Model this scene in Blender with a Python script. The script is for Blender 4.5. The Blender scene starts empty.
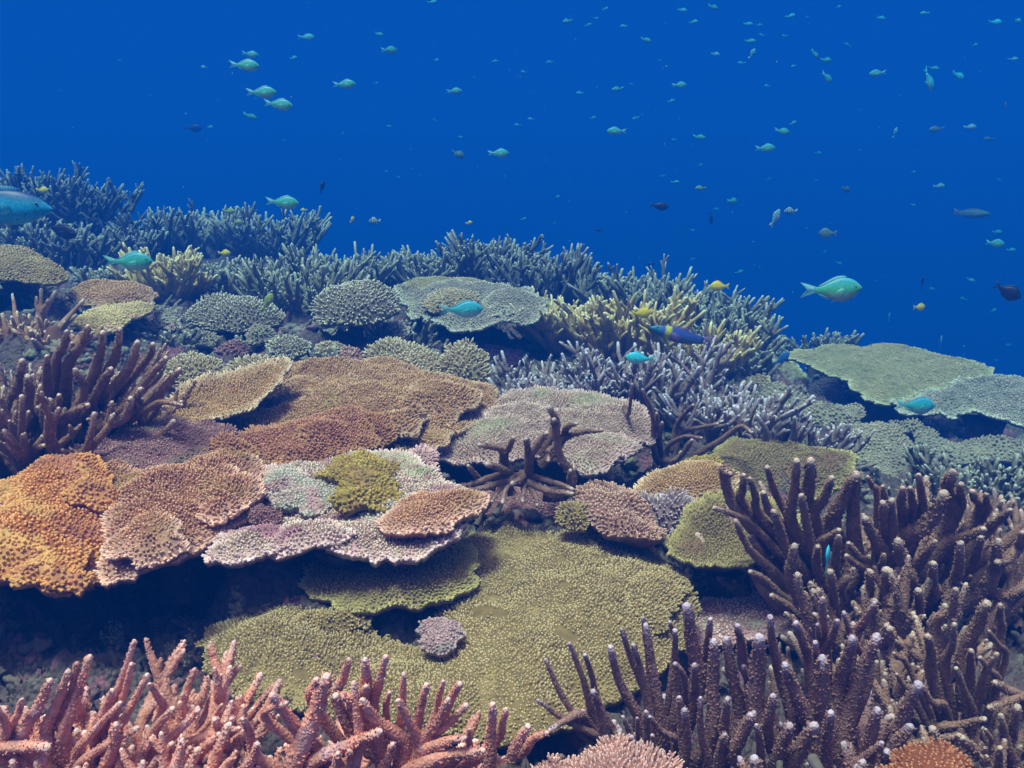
import bpy, math, random
import numpy as np
from mathutils import Vector, Matrix
from mathutils.geometry import delaunay_2d_cdt

# ------------------------------------------------------------------ scene, camera, light
S = bpy.context.scene
C = S.collection
PITCH = math.radians(12.0)
FPX = 900.0
FW = np.array([0, math.cos(PITCH), -math.sin(PITCH)])
UP = np.array([0, math.sin(PITCH), math.cos(PITCH)])
RT = np.array([1.0, 0, 0])

cam_d = bpy.data.cameras.new('camera')
cam = bpy.data.objects.new('camera', cam_d); C.objects.link(cam)
cam_d.sensor_width = 36; cam_d.lens = 36 * FPX / 1024
cam_d.clip_start = 0.02; cam_d.clip_end = 500
cam.location = (0, 0, 0); cam.rotation_euler = (math.radians(90) - PITCH, 0, 0)
S.camera = cam

SUN_EL, SUN_AZ = math.radians(71), math.radians(214)      # azimuth of the sun seen from above, from +Y clockwise
EXPOSURE = 0.68
S.view_settings.view_transform = 'Standard'; S.view_settings.look = 'None'
S.view_settings.gamma = 1; S.view_settings.exposure = EXPOSURE
S.view_settings.use_curve_mapping = False
WATER_LOW, WATER_HIGH = (0.0, 0.034, 0.20, 1), (0.0, 0.050, 0.27, 1)
HAZE_D = 0.235

w = bpy.data.worlds.new('World'); S.world = w; w.use_nodes = True
nt = w.node_tree; nt.nodes.clear()
def wn(t, **k):
    n = nt.nodes.new(t)
    for a, b in k.items(): setattr(n, a, b)
    return n
sky = wn('ShaderNodeTexSky', sky_type='NISHITA', sun_disc=False)
sky.sun_elevation = SUN_EL; sky.sun_rotation = SUN_AZ
bg_sky = wn('ShaderNodeBackground'); bg_sky.inputs['Strength'].default_value = 0.15
tint = wn('ShaderNodeMix', data_type='RGBA', blend_type='MULTIPLY'); tint.inputs[0].default_value = 1
nt.links.new(sky.outputs[0], tint.inputs[6]); tint.inputs[7].default_value = (4.1, 1.62, 0.86, 1)
nt.links.new(tint.outputs[2], bg_sky.inputs[0])
tc = wn('ShaderNodeTexCoord'); sep = wn('ShaderNodeSeparateXYZ')
nt.links.new(tc.outputs['Generated'], sep.inputs[0])
ramp = wn('ShaderNodeValToRGB')
nt.links.new(sep.outputs['Z'], ramp.inputs[0])
r = ramp.color_ramp
r.elements[0].position = 0.0; r.elements[0].color = WATER_LOW
r.elements[1].position = 0.35; r.elements[1].color = WATER_HIGH
bg_w = wn('ShaderNodeBackground'); nt.links.new(ramp.outputs[0], bg_w.inputs[0])
mr = wn('ShaderNodeMapRange', interpolation_type='SMOOTHSTEP')
mr.inputs['From Min'].default_value = 0.42; mr.inputs['From Max'].default_value = 0.72
nt.links.new(sep.outputs['Z'], mr.inputs['Value'])
mixw = wn('ShaderNodeMixShader'); nt.links.new(mr.outputs[0], mixw.inputs[0])
nt.links.new(bg_w.outputs[0], mixw.inputs[1]); nt.links.new(bg_sky.outputs[0], mixw.inputs[2])
wo = wn('ShaderNodeOutputWorld'); nt.links.new(mixw.outputs[0], wo.inputs[0])

sd = bpy.data.lights.new('sun', 'SUN'); sd.energy = 5.0; sd.angle = math.radians(14); sd.color = (1.0, 0.79, 0.67)
sun = bpy.data.objects.new('sun', sd); C.objects.link(sun)
sun.rotation_euler = (math.radians(90) - SUN_EL, 0, math.radians(180) - SUN_AZ)

cy = S.cycles
cy.use_denoising = True
cy.max_bounces = 5; cy.diffuse_bounces = 3; cy.glossy_bounces = 2; cy.volume_bounces = 1; cy.transparent_max_bounces = 8
cy.use_adaptive_sampling = True; cy.adaptive_threshold = 0.015
cy.caustics_reflective = False; cy.caustics_refractive = False

# ------------------------------------------------------------------ helpers
FINE = 0.56
rnd = random.Random(7)
rng = np.random.default_rng(11)

def P(px, py, d):
    return d * FW + (px - 512) / FPX * d * RT + (384 - py) / FPX * d * UP
def RD(d): return d * (1 + .20 * max(0.0, d - 1.6))     # real distance of the farther parts of the reef
def ray(px, py):
    v = FW + (px - 512) / FPX * RT + (384 - py) / FPX * UP
    return v

def _h(ix, iy, iz, s):
    n = (ix * 374761393 + iy * 668265263 + iz * 2147483647 + s * 1274126177) & 0xFFFFFFFF
    n = ((n ^ (n >> 13)) * 1274126177) & 0xFFFFFFFF
    n = (n ^ (n >> 16)) & 0xFFFFFFFF
    return n / 4294967295.0
def vn(p, sc, seed=0):
    """value noise in -1..1 at points p (n,3)"""
    q = np.asarray(p, float) * sc
    i = np.floor(q).astype(np.int64); f = q - i; f = f * f * (3 - 2 * f)
    r = 0
    for dx in (0, 1):
        for dy in (0, 1):
            for dz in (0, 1):
                wgt = (f[:, 0] if dx else 1 - f[:, 0]) * (f[:, 1] if dy else 1 - f[:, 1]) * (f[:, 2] if dz else 1 - f[:, 2])
                r = r + wgt * _h(i[:, 0] + dx, i[:, 1] + dy, i[:, 2] + dz, seed)
    return r * 2 - 1
def fbm(p, sc, octv=4, seed=0, g=0.5):
    a, t = 1.0, 0
    for k in range(octv):
        t = t + a * vn(p, sc * 2 ** k, seed + 17 * k); a *= g
    return t

class Acc:
    """collects vertices, quads, tris and two per-vertex values (tip, rim) into one mesh"""
    def __init__(s): s.v, s.q, s.t, s.a, s.b, s.n = [], [], [], [], [], 0
    def add(s, v, q=None, t=None, a=0.0, b=0.0):
        v = np.asarray(v, float); m = len(v)
        if q is not None and len(q): s.q.append(np.asarray(q, int) + s.n)
        if t is not None and len(t): s.t.append(np.asarray(t, int) + s.n)
        s.v.append(v)
        s.a.append(np.broadcast_to(np.asarray(a, float), (m,))); s.b.append(np.broadcast_to(np.asarray(b, float), (m,)))
        s.n += m
    def build(s, name, mat, parent=None, loc=(0, 0, 0), smooth=True):
        v = np.concatenate(s.v) - np.asarray(loc)
        q = np.concatenate(s.q) if s.q else np.zeros((0, 4), int)
        t = np.concatenate(s.t) if s.t else np.zeros((0, 3), int)
        me = bpy.data.meshes.new(name)
        me.vertices.add(len(v)); me.vertices.foreach_set('co', v.astype(np.float32).ravel())
        nl = q.size + t.size; me.loops.add(nl)
        me.loops.foreach_set('vertex_index', np.concatenate([q.ravel(), t.ravel()]).astype(np.int32))
        nf = len(q) + len(t); me.polygons.add(nf)
        st = np.concatenate([np.arange(len(q)) * 4, q.size + np.arange(len(t)) * 3]).astype(np.int32)
        me.polygons.foreach_set('loop_start', st)
        me.update(calc_edges=True); me.validate(verbose=False)
        if smooth and len(me.polygons): me.polygons.foreach_set('use_smooth', np.ones(len(me.polygons), bool))
        for nm, arr in (('tip', s.a), ('rim', s.b)):
            at = me.attributes.new(nm, 'FLOAT', 'POINT')
            arr = np.concatenate(arr).astype(np.float32)
            if len(arr) == len(me.vertices): at.data.foreach_set('value', arr)
        me.materials.append(mat)
        o = bpy.data.objects.new(name, me); C.objects.link(o)
        if parent: o.parent = parent
        else: o.location = loc
        return o

def tag(o, label=None, cat=None, group=None, kind=None):
    if label: o['label'] = label
    if cat: o['category'] = cat
    if group: o['group'] = group
    if kind: o['kind'] = kind
    return o
def empty(name, loc, label, cat, group=None):
    o = bpy.data.objects.new(name, None); C.objects.link(o); o.location = tuple(loc)
    o.empty_display_size = 0.02
    return tag(o, label, cat, group)

def tube(pts, rad, sides=8, cap=1.0, bump=0.0, seed=0):
    pts = np.asarray(pts, float); rad = np.asarray(rad, float)
    # rounded end: three extra rings
    d = pts[-1] - pts[-2]; d = d / (np.linalg.norm(d) + 1e-9)
    re = rad[-1]
    ext = [(0.5, .86), (0.95, .5)]
    P2 = np.vstack([pts] + [pts[-1] + d * re * a * cap for a, _ in ext]); R2 = np.concatenate([rad, [re * b for _, b in ext]])
    T = np.gradient(P2, axis=0); T /= np.linalg.norm(T, axis=1)[:, None] + 1e-9
    ref = np.array([0.31, 0.9, 0.2]);
    if abs(np.dot(ref / np.linalg.norm(ref), T[0])) > .9: ref = np.array([1., 0, 0])
    n = np.cross(T[0], ref); n /= np.linalg.norm(n); N = []
    for k in range(len(P2)):
        n = n - np.dot(n, T[k]) * T[k]; n /= np.linalg.norm(n) + 1e-9; N.append(n)
    N = np.array(N); B = np.cross(T, N)
    an = np.arange(sides) * 2 * math.pi / sides
    ring = N[:, None, :] * np.cos(an)[None, :, None] + B[:, None, :] * np.sin(an)[None, :, None]
    rr = R2[:, None, None]
    V = P2[:, None, :] + ring * rr
    m = len(P2)
    V = V.reshape(-1, 3)
    if bump:
        nz = (vn(V, 1.1 / max(rad.mean(), 1e-4), seed) + (.6 * vn(V, 2.6 / max(rad.mean(), 1e-4), seed + 1) if bump > .8 else 0)) * bump * rad.mean()
        V = V + ring.reshape(-1, 3) * nz[:, None]
    L = np.concatenate([[0], np.cumsum(np.linalg.norm(np.diff(P2, axis=0), axis=1))]); L /= L[-1]
    V = np.vstack([V, pts[-1] + d * re * 1.15 * cap])
    i = np.arange(m - 1)[:, None] * sides; j = np.arange(sides)[None, :]; j2 = (j + 1) % sides
    q = np.stack([i + j, i + j2, i + sides + j2, i + sides + j], -1).reshape(-1, 4)
    j = np.arange(sides); b = (m - 1) * sides
    t = np.stack([b + j, b + (j + 1) % sides, np.full(sides, m * sides)], -1)
    a = np.repeat(L, sides); a = np.concatenate([a, [1.0]])
    return V, q, t, a

# ------------------------------------------------------------------ materials
def node(nt, t, **k):
    n = nt.nodes.new(t)
    for a, b in k.items(): setattr(n, a, b)
    return n
def c4(c): return (c[0], c[1], c[2], 1)
def coral_mat(name, base, mid, tip, patch=None, pscale=7, pthr=0.5, rim=None, dots=0.0, dscale=260, bump=0.35, bscale=300, tippos=0.93, rough=0.85, patch2=None, p2scale=3, p2thr=.52, bdist=.002):
    m = bpy.data.materials.new(name); m.use_nodes = True
    t = m.node_tree; L = t.links; bs = t.nodes['Principled BSDF']
    at = node(t, 'ShaderNodeAttribute', attribute_name='tip')
    rp = node(t, 'ShaderNodeValToRGB'); e = rp.color_ramp
    e.elements[0].position = 0; e.elements[0].color = c4(base)
    e.elements[1].position = 1; e.elements[1].color = c4(tip)
    k = e.elements.new(min(tippos - 0.35, .6)); k.color = c4(mid)
    k = e.elements.new(tippos - .1); k.color = c4(mid)
    L.new(at.outputs['Fac'], rp.inputs[0]); col = rp.outputs[0]
    co = node(t, 'ShaderNodeTexCoord')
    def mix(fac, a, b, bt='MIX'):
        n = node(t, 'ShaderNodeMix', data_type='RGBA', blend_type=bt)
        if isinstance(fac, (int, float)): n.inputs[0].default_value = fac
        else: L.new(fac, n.inputs[0])
        L.new(a, n.inputs[6])
        if isinstance(b, tuple): n.inputs[7].default_value = b
        else: L.new(b, n.inputs[7])
        return n.outputs[2]
    def noise(sc, det=3, dist=0.0):
        n = node(t, 'ShaderNodeTexNoise'); n.inputs['Scale'].default_value = sc; n.inputs['Detail'].default_value = det
        n.inputs['Distortion'].default_value = dist
        L.new(co.outputs['Object'], n.inputs['Vector']); return n
    def thr(n, lo, hi, mx=1.0):
        r = node(t, 'ShaderNodeMapRange'); r.inputs['From Min'].default_value = lo; r.inputs['From Max'].default_value = hi
        r.inputs['To Max'].default_value = mx
        L.new(n, r.inputs['Value']); return r.outputs[0]
    if patch is not None:
        col = mix(thr(noise(pscale, 4, .6).outputs['Fac'], pthr, pthr + .12, .85), col, c4(patch))
    if patch2 is not None:
        col = mix(thr(noise(p2scale, 5, 1.2).outputs['Fac'], p2thr, p2thr + .08, .8), col, c4(patch2))
    if rim is not None:
        ar = node(t, 'ShaderNodeAttribute', attribute_name='rim')
        col = mix(thr(ar.outputs['Fac'], .15, .95, .9), col, c4(rim))
    if dots:
        vo = node(t, 'ShaderNodeTexVoronoi'); vo.inputs['Scale'].default_value = dscale
        L.new(co.outputs['Object'], vo.inputs['Vector'])
        col = mix(thr(vo.outputs['Distance'], .34, .16, dots), col, c4(tip))
    # natural mottling of the tissue
    n1 = noise(60, 4); mm = node(t, 'ShaderNodeMapRange'); mm.inputs['From Min'].default_value = .25; mm.inputs['From Max'].default_value = .75
    mm.inputs['To Min'].default_value = .72; mm.inputs['To Max'].default_value = 1.25
    L.new(n1.outputs['Fac'], mm.inputs['Value'])
    vm = node(t, 'ShaderNodeVectorMath', operation='SCALE'); L.new(col, vm.inputs[0]); L.new(mm.outputs[0], vm.inputs['Scale'])
    L.new(vm.outputs[0], bs.inputs['Base Color'])
    bs.inputs['Roughness'].default_value = rough
    bs.inputs['Specular IOR Level'].default_value = 0.25
    if bump:
        vb = node(t, 'ShaderNodeTexVoronoi'); vb.inputs['Scale'].default_value = bscale
        L.new(co.outputs['Object'], vb.inputs['Vector'])
        bp = node(t, 'ShaderNodeBump', invert=True); bp.inputs['Strength'].default_value = bump; bp.inputs['Distance'].default_value = bdist
        L.new(vb.outputs['Distance'], bp.inputs['Height']); L.new(bp.outputs[0], bs.inputs['Normal'])
    return m

M = {}
M['rock'] = coral_mat('reef_rock', (.09, .065, .065), (.115, .09, .09), (.2, .17, .17), patch=(.26, .10, .15), pscale=14, pthr=.55, patch2=(.15, .14, .13), p2scale=22, p2thr=.56, bump=1.0, bscale=110, bdist=.008)
M['rock_pale'] = coral_mat('algae_rock', (.09, .075, .07), (.14, .12, .11), (.24, .22, .20), patch=(.22, .09, .12), pscale=16, pthr=.57, patch2=(.17, .15, .13), p2scale=9, bump=.5, bscale=120)
M['olive'] = coral_mat('olive_coral', (.14, .095, .035), (.33, .235, .11), (.58, .49, .29), patch=(.38, .29, .13), pscale=7, pthr=.56, patch2=(.80, .80, .66), p2scale=26, p2thr=.70, bump=.2, tippos=.85)
M['olive_rim'] = coral_mat('olive_green_coral', (.10, .065, .03), (.23, .165, .07), (.40, .33, .17), patch=(.20, .12, .07), pscale=12, pthr=.5, rim=(.50, .44, .18), bump=.2, tippos=.85)
M['brown'] = coral_mat('brown_coral', (.16, .07, .03), (.44, .24, .12), (.70, .48, .30), patch=(.36, .24, .10), pscale=9, pthr=.55, bump=.2, rim=(.6, .42, .30), tippos=.88)
M['redbrown'] = coral_mat('red_brown_coral', (.15, .05, .03), (.38, .16, .09), (.64, .36, .23), rim=(.48, .27, .13), bump=.2, tippos=.9)
M['tan'] = coral_mat('tan_coral', (.16, .075, .03), (.42, .23, .10), (.68, .48, .30), rim=(.80, .62, .45), bump=.2, tippos=.88)
M['orange'] = coral_mat('orange_coral', (.24, .07, .02), (.56, .20, .055), (.84, .48, .20), patch=(.42, .17, .10), pscale=13, pthr=.47, patch2=(.66, .38, .14), p2scale=9, rim=(.72, .36, .12), bump=.2, tippos=.82)
M['pinkbrown'] = coral_mat('pink_brown_coral', (.17, .055, .03), (.42, .19, .105), (.74, .46, .33), patch=(.36, .22, .10), pscale=8, pthr=.52, rim=(.92, .60, .50), bump=.2, tippos=.88)
M['pinkgrey'] = coral_mat('pink_grey_coral', (.16, .09, .08), (.44, .30, .25), (.74, .60, .54), patch=(.40, .38, .26), pscale=6, pthr=.53, rim=(.70, .50, .50), bump=.3, tippos=.82)
M['pinkwhite'] = coral_mat('pink_white_coral', (.20, .09, .10), (.46, .26, .26), (.86, .72, .74), patch=(.40, .40, .30), pscale=10, pthr=.5, patch2=(.38, .17, .24), p2scale=13, rim=(.82, .56, .58), bump=.3, tippos=.8)
M['greenpink'] = coral_mat('green_pink_coral', (.18, .10, .09), (.48, .33, .28), (.85, .72, .66), patch=(.44, .44, .28), pscale=7, pthr=.52, patch2=(.40, .18, .24), p2scale=17, rim=(.90, .66, .68), bump=.3, tippos=.82)
M['yellowgreen'] = coral_mat('yellow_green_coral', (.16, .11, .02), (.38, .27, .06), (.56, .43, .15), patch=(.30, .19, .07), pscale=26, bump=.2)
M['mint'] = coral_mat('mint_grey_coral', (.16, .17, .12), (.40, .35, .31), (.76, .69, .64), patch=(.48, .26, .30), pscale=14, pthr=.55, bump=.3)
M['paleyellow'] = coral_mat('pale_yellow_coral', (.3, .2, .08), (.62, .48, .22), (.85, .75, .5), patch=(.55, .36, .28), pscale=10, pthr=.5, bump=.2)
M['rubble'] = coral_mat('algae_rubble', (.13, .12, .10), (.24, .22, .18), (.42, .42, .34), patch=(.34, .16, .20), pscale=13, pthr=.56, patch2=(.16, .18, .13), p2scale=7, bump=.6, bscale=140, bdist=.006)
M['paleknob'] = coral_mat('lilac_pink_knob', (.30, .18, .2), (.46, .30, .32), (.66, .52, .56), patch=(.36, .30, .30), pscale=30, pthr=.5, bump=.4)
M['pink'] = coral_mat('pink_crust', (.24, .09, .12), (.42, .18, .22), (.70, .46, .50), patch=(.34, .26, .30), pscale=20, pthr=.5, bump=.5)
M['mauve'] = coral_mat('mauve_crust', (.14, .06, .065), (.30, .15, .15), (.52, .34, .34), patch=(.22, .16, .13), pscale=12, pthr=.52, bump=.5)
M['palecrust'] = coral_mat('pale_pink_branching', (.24, .10, .08), (.50, .27, .24), (.80, .62, .62), dots=.5, bump=.3)
M['rustcrust'] = coral_mat('rust_crust', (.16, .04, .015), (.30, .11, .05), (.60, .34, .20), bump=.3)
M['sage'] = coral_mat('sage_table_coral', (.20, .19, .10), (.35, .29, .16), (.52, .45, .30), patch=(.24, .23, .12), pscale=6, pthr=.5, bump=.2, rim=(.56, .56, .36), tippos=.85)
M['greyteal'] = coral_mat('grey_table_coral', (.16, .16, .14), (.29, .26, .22), (.66, .60, .56), patch=(.2, .2, .16), pscale=12, pthr=.5, bump=.3, rim=(.6, .6, .5))
M['palegreen'] = coral_mat('pale_green_crust', (.22, .22, .16), (.29, .25, .19), (.52, .47, .38), patch=(.22, .20, .16), pscale=10, pthr=.52, bump=.4)
M['cream'] = coral_mat('cream_digitate', (.11, .085, .065), (.30, .27, .20), (.86, .88, .74), bump=.2, tippos=.86)
M['beige'] = coral_mat('beige_digitate', (.13, .095, .05), (.40, .32, .20), (.70, .64, .48), bump=.2, tippos=.82)
M['pinktan'] = coral_mat('pink_tan_digitate', (.18, .085, .07), (.42, .24, .19), (.74, .54, .46), bump=.2)
M['lilac'] = coral_mat('lilac_digitate', (.13, .085, .10), (.32, .23, .26), (.70, .64, .72), bump=.2, tippos=.85)
M['salmon'] = coral_mat('salmon_staghorn', (.40, .15, .09), (.76, .33, .26), (.86, .58, .56), patch=(.66, .40, .44), pscale=32, pthr=.56, patch2=(.52, .24, .19), p2scale=11, dots=.55, dscale=300, bump=.6, bscale=300, tippos=.95)
M['purplebrown'] = coral_mat('purple_brown_staghorn', (.12, .055, .05), (.34, .185, .165), (.58, .47, .60), dots=.38, dscale=330, bump=.6, bscale=330, tippos=.97)
M['brownstag'] = coral_mat('brown_staghorn', (.11, .055, .042), (.33, .19, .145), (.56, .43, .38), dots=.35, dscale=330, bump=.6, bscale=330, tippos=.97)
M['darkstag'] = coral_mat('dark_brown_staghorn', (.09, .04, .03), (.30, .165, .12), (.70, .54, .46), dots=.15, dscale=250, bump=.5, bscale=260, tippos=.96)
M['spider'] = coral_mat('smooth_brown_staghorn', (.11, .06, .05), (.25, .15, .125), (.56, .44, .40), bump=.25, bscale=400, tippos=.97)
M['purplestag'] = coral_mat('purple_staghorn', (.10, .06, .07), (.24, .18, .185), (.66, .64, .74), dots=.2, dscale=220, bump=.5, bscale=240, tippos=.93)
M['yellowstag'] = coral_mat('yellow_tan_staghorn', (.20, .13, .06), (.52, .40, .16), (.90, .84, .52), bump=.3, bscale=200, tippos=.93)
M['greystag'] = coral_mat('grey_staghorn', (.13, .10, .08), (.22, .215, .15), (.56, .60, .48), bump=.3, bscale=200, tippos=.92)
M['dimstag'] = coral_mat('dark_grey_staghorn', (.09, .075, .07), (.15, .15, .12), (.50, .54, .46), bump=.3, bscale=160, tippos=.94)
M['crocus'] = coral_mat('brown_open_staghorn', (.16, .08, .05), (.40, .23, .14), (.88, .70, .52), bump=.4, bscale=260, tippos=.95)

# ------------------------------------------------------------------ terrain bookkeeping
ctrl = []     # points the sea bed must pass through (world)
def bed(px, py, d, dz=0.0, wgt=1.0):
    d = RD(d)
    p = P(px, py, d); ctrl.append((p[0], p[1], p[2] + dz, wgt))

# ------------------------------------------------------------------ plate / table / dome corals
def smooth_closed(pts, n):
    pts = np.asarray(pts, float); m = len(pts); out = []
    per = max(3, n // m)
    for i in range(m):
        p0, p1, p2, p3 = pts[i - 1], pts[i], pts[(i + 1) % m], pts[(i + 2) % m]
        for k in range(per):
            t = k / per
            out.append(.5 * ((2 * p1) + (-p0 + p2) * t + (2 * p0 - 5 * p1 + 4 * p2 - p3) * t * t + (-p0 + 3 * p1 - 3 * p2 + p3) * t ** 3))
    return np.array(out)
def inside(pt, poly):
    x, y = pt[:, 0], pt[:, 1]; r = np.zeros(len(pt), bool); n = len(poly); j = n - 1
    for i in range(n):
        xi, yi = poly[i]; xj, yj = poly[j]
        c = ((yi > y) != (yj > y)) & (x < (xj - xi) * (y - yi) / (yj - yi + 1e-15) + xi)
        r ^= c; j = i
    return r
def edge_dist(pt, poly):
    a = poly; b = np.roll(poly, -1, 0); out = np.full(len(pt), 1e9); vec = np.zeros((len(pt), 2))
    for i in range(len(a)):
        ab = b[i] - a[i]; t = np.clip(((pt - a[i]) @ ab) / (ab @ ab + 1e-12), 0, 1)
        d = pt - (a[i] + t[:, None] * ab); l = np.hypot(d[:, 0], d[:, 1]); m = l < out
        out[m] = l[m]; vec[m] = d[m]
    vec /= np.linalg.norm(vec, axis=1)[:, None] + 1e-9
    return out, vec       # vec points from edge inwards

def plate(name, label, cat, mat, c, outline, tilt=4, roll=0, sp=0.012, nub=(0.0045, 0.010), dome=0.02, wav=0.008, thick=0.006,
          cone=0.25, stalk=0.18, drop=0.12, group=None, seed=0, lean=0.0, edge_noise=0.010, solid=False, stalk_r=0.25, sides=5, bedw=1.0, rimdrop=0.0, fringe=True, stalkmat=None, frac=1.0, lobes=(), parent=None, lift=0.0, bald=0.0):
    kw = dict(tilt=tilt, roll=roll, sp=sp, nub=nub, wav=wav, thick=thick, cone=cone, edge_noise=edge_noise)
    r_ = np.random.default_rng(seed + 101)
    sp *= FINE; nub = (nub[0] * FINE, nub[1] * FINE * 1.02)
    if solid: dome *= .45
    k_ = RD(c[2]) / c[2]; sp *= k_; nub = (nub[0] * k_, nub[1] * k_); dome *= k_; wav *= k_; stalk *= k_; drop *= k_
    c0 = P(c[0], c[1], RD(c[2]))
    a, b = math.radians(tilt), math.radians(roll)
    N = np.array([math.sin(b), -math.sin(a), math.cos(a)]); N /= np.linalg.norm(N)
    c0 = c0 + N * lift; U = np.array([1., 0, 0]); U -= U @ N * N; U /= np.linalg.norm(U); V = np.cross(N, U)
    pl = []
    for (x, y) in outline:
        rr = ray(x, y); t = (c0 @ N) / (rr @ N); p = rr * t - c0
        pl.append((p @ U, p @ V))
    pl = np.array(pl)
    area = 0.5 * np.sum(pl[:, 0] * np.roll(pl[:, 1], -1) - np.roll(pl[:, 0], -1) * pl[:, 1])
    if area < 0: pl = pl[::-1]; area = -area
    per = np.sum(np.linalg.norm(pl - np.roll(pl, -1, 0), axis=1))
    ol = smooth_closed(pl, max(40, int(per / (sp * 1.2))))
    p3 = np.c_[ol, np.full(len(ol), seed * 3.1)]
    nrm = np.roll(ol, -1, 0) - np.roll(ol, 1, 0); nrm = np.c_[nrm[:, 1], -nrm[:, 0]]; nrm /= np.linalg.norm(nrm, axis=1)[:, None] + 1e-9
    ol = ol + nrm * (vn(p3, 28, seed) * edge_noise + vn(p3, 75, seed + 5) * edge_noise * .6 + vn(p3, 190, seed + 8) * edge_noise * .45)[:, None]
    lo, hi = ol.min(0), ol.max(0)
    cc = ol.mean(0)
    dc, _ = edge_dist(cc[None], ol)
    # deepest inner point distance
    def H(pt):
        e, vec = edge_dist(pt, ol)
        emax = max(emx, 1e-3); k = np.clip(e / emax, 0, 1)
        q = np.c_[pt, np.full(len(pt), seed * 1.7)]
        return dome * (1 - (1 - k) ** 2) + wav * fbm(q, 9, 3, seed) + wav * .14 * fbm(q, 45, 2, seed + 2) + rimdrop * np.exp(-e / .03), e, vec
    gs = max(sp * 1.6, math.sqrt(area) / 45)
    gx, gy = np.meshgrid(np.arange(lo[0], hi[0], gs), np.arange(lo[1], hi[1], gs))
    g = np.c_[gx.ravel(), gy.ravel()]; g += r_.uniform(-.25, .25, g.shape) * gs
    g = g[inside(g, ol)]
    e, _ = edge_dist(g, ol); emx = e.max() if len(e) else .02
    g = g[e > gs * .4]
    pts2 = np.vstack([ol, g])
    vs, es, fs, *_ = delaunay_2d_cdt([Vector(p) for p in pts2], [], [list(range(len(ol)))], 1, 1e-6)
    v2 = np.array([(v.x, v.y) for v in vs]); tris = np.array([f for f in fs if len(f) == 3])
    # orient
    A = v2[tris]; s2 = np.cross(A[:, 1] - A[:, 0], A[:, 2] - A[:, 0]); tris[s2 < 0] = tris[s2 < 0][:, ::-1]
    h, e, _ = H(v2)
    rimv = np.exp(-e / .025)
    def W(uv, z): return c0 + uv[:, :1] * U + uv[:, 1:] * V + np.asarray(z)[:, None] * N
    top = W(v2, h)
    th = thick + cone * np.clip(e - .012, 0, .35) + (0.035 if solid else 0) * np.clip(e / .03, 0, 1)
    lean_v = 0
    bot2 = v2 + (cc - v2) * (0.10 if not solid else .0) * np.clip(e / .03, 0, 1)[:, None]
    bot = W(bot2, h - th - np.abs(wav) * .1)
    ac = Acc(); nv = len(v2)
    # boundary edges
    ed = {}
    for t in tris:
        for i in range(3):
            k = (t[i], t[(i + 1) % 3])
            if (k[1], k[0]) in ed: del ed[(k[1], k[0])]
            else: ed[k] = 1
    side = np.array([(i, i + nv, j + nv, j) for (i, j) in ed])
    ac.add(np.vstack([top, bot]), side, np.vstack([tris, tris[:, ::-1] + nv]), a=np.r_[np.full(nv, .15), np.zeros(nv)], b=np.r_[rimv * .6, np.zeros(nv)])
    # branchlets
    gx, gy = np.meshgrid(np.arange(lo[0], hi[0], sp), np.arange(lo[1], hi[1], sp * .866))
    gx = gx + (np.arange(gx.shape[0]) % 2)[:, None] * sp * .5
    n2 = np.c_[gx.ravel(), gy.ravel()]; n2 += r_.normal(0, .2, n2.shape) * sp
    n2 = n2[inside(n2, ol)]
    if bald: n2 = n2[fbm(np.c_[n2, np.full(len(n2), seed * .9)], 22, 3, seed + 40) < 1.0 - bald]
    if frac < 1: n2 = n2[r_.random(len(n2)) < frac]
    if fringe:
        k = max(1, int(len(ol) / (per / (sp * .75)))); fr = ol[::k] + r_.normal(0, .15, ol[::k].shape) * sp
        n2 = np.vstack([n2, fr, cc + (fr - cc) * .99 + r_.normal(0, .2, fr.shape) * sp])
    hh, e, vec = H(n2)
    ep = 0.004
    hx, _, _ = H(n2 + [ep, 0]); hy, _, _ = H(n2 + [0, ep])
    sx, sy = (hx - hh) / ep, (hy - hh) / ep
    out = np.exp(-e / .022)
    D = np.c_[-sx * .5 - vec[:, 0] * out * .7, -sy * .5 - vec[:, 1] * out * .7, np.ones(len(n2)) * (1 - .3 * out)] + np.c_[r_.normal(0, .13, (len(n2), 2)), np.zeros(len(n2))]
    D[:, 1] += lean
    D /= np.linalg.norm(D, axis=1)[:, None]
    Dw = D[:, :1] * U + D[:, 1:2] * V + D[:, 2:] * N
    q = np.c_[n2, np.zeros(len(n2))]
    sz = .95 + .30 * fbm(q, 15, 3, seed + 3) + r_.normal(0, .16, len(n2)); sz = np.clip(sz, .3, 1.7)
    R = nub[0] * (0.78 + .34 * r_.random(len(n2))) * (1 + .18 * vn(q, 30, seed + 4)); Lh = nub[1] * sz * (1 + .25 * out)
    B0 = W(n2, hh - nub[1] * .25)
    X = np.cross(Dw, np.array([0.12, 1, .05])); X /= np.linalg.norm(X, axis=1)[:, None] + 1e-9; Y = np.cross(Dw, X)
    an = np.arange(sides) * 2 * math.pi / sides
    rings = []
    for (f, rr) in ((0, 1.1), (.62, .92), (.92, .55)):
        rings.append(B0[:, None] + Dw[:, None] * (Lh[:, None, None] * f) + (X[:, None] * np.cos(an)[None, :, None] + Y[:, None] * np.sin(an)[None, :, None]) * (R[:, None, None] * rr))
    ap = (B0 + Dw * Lh[:, None] * 1.06)[:, None]
    VV = np.concatenate(rings + [ap], 1); nn = VV.shape[1]; off = (np.arange(len(n2)) * nn)[:, None]
    j = np.arange(sides); j2 = (j + 1) % sides
    qs = []
    for k in range(2): qs.append(np.stack([k * sides + j, k * sides + j2, (k + 1) * sides + j2, (k + 1) * sides + j], -1))
    qs = np.concatenate(qs); tq = np.stack([2 * sides + j, 2 * sides + j2, np.full(sides, 3 * sides)], -1)
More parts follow.
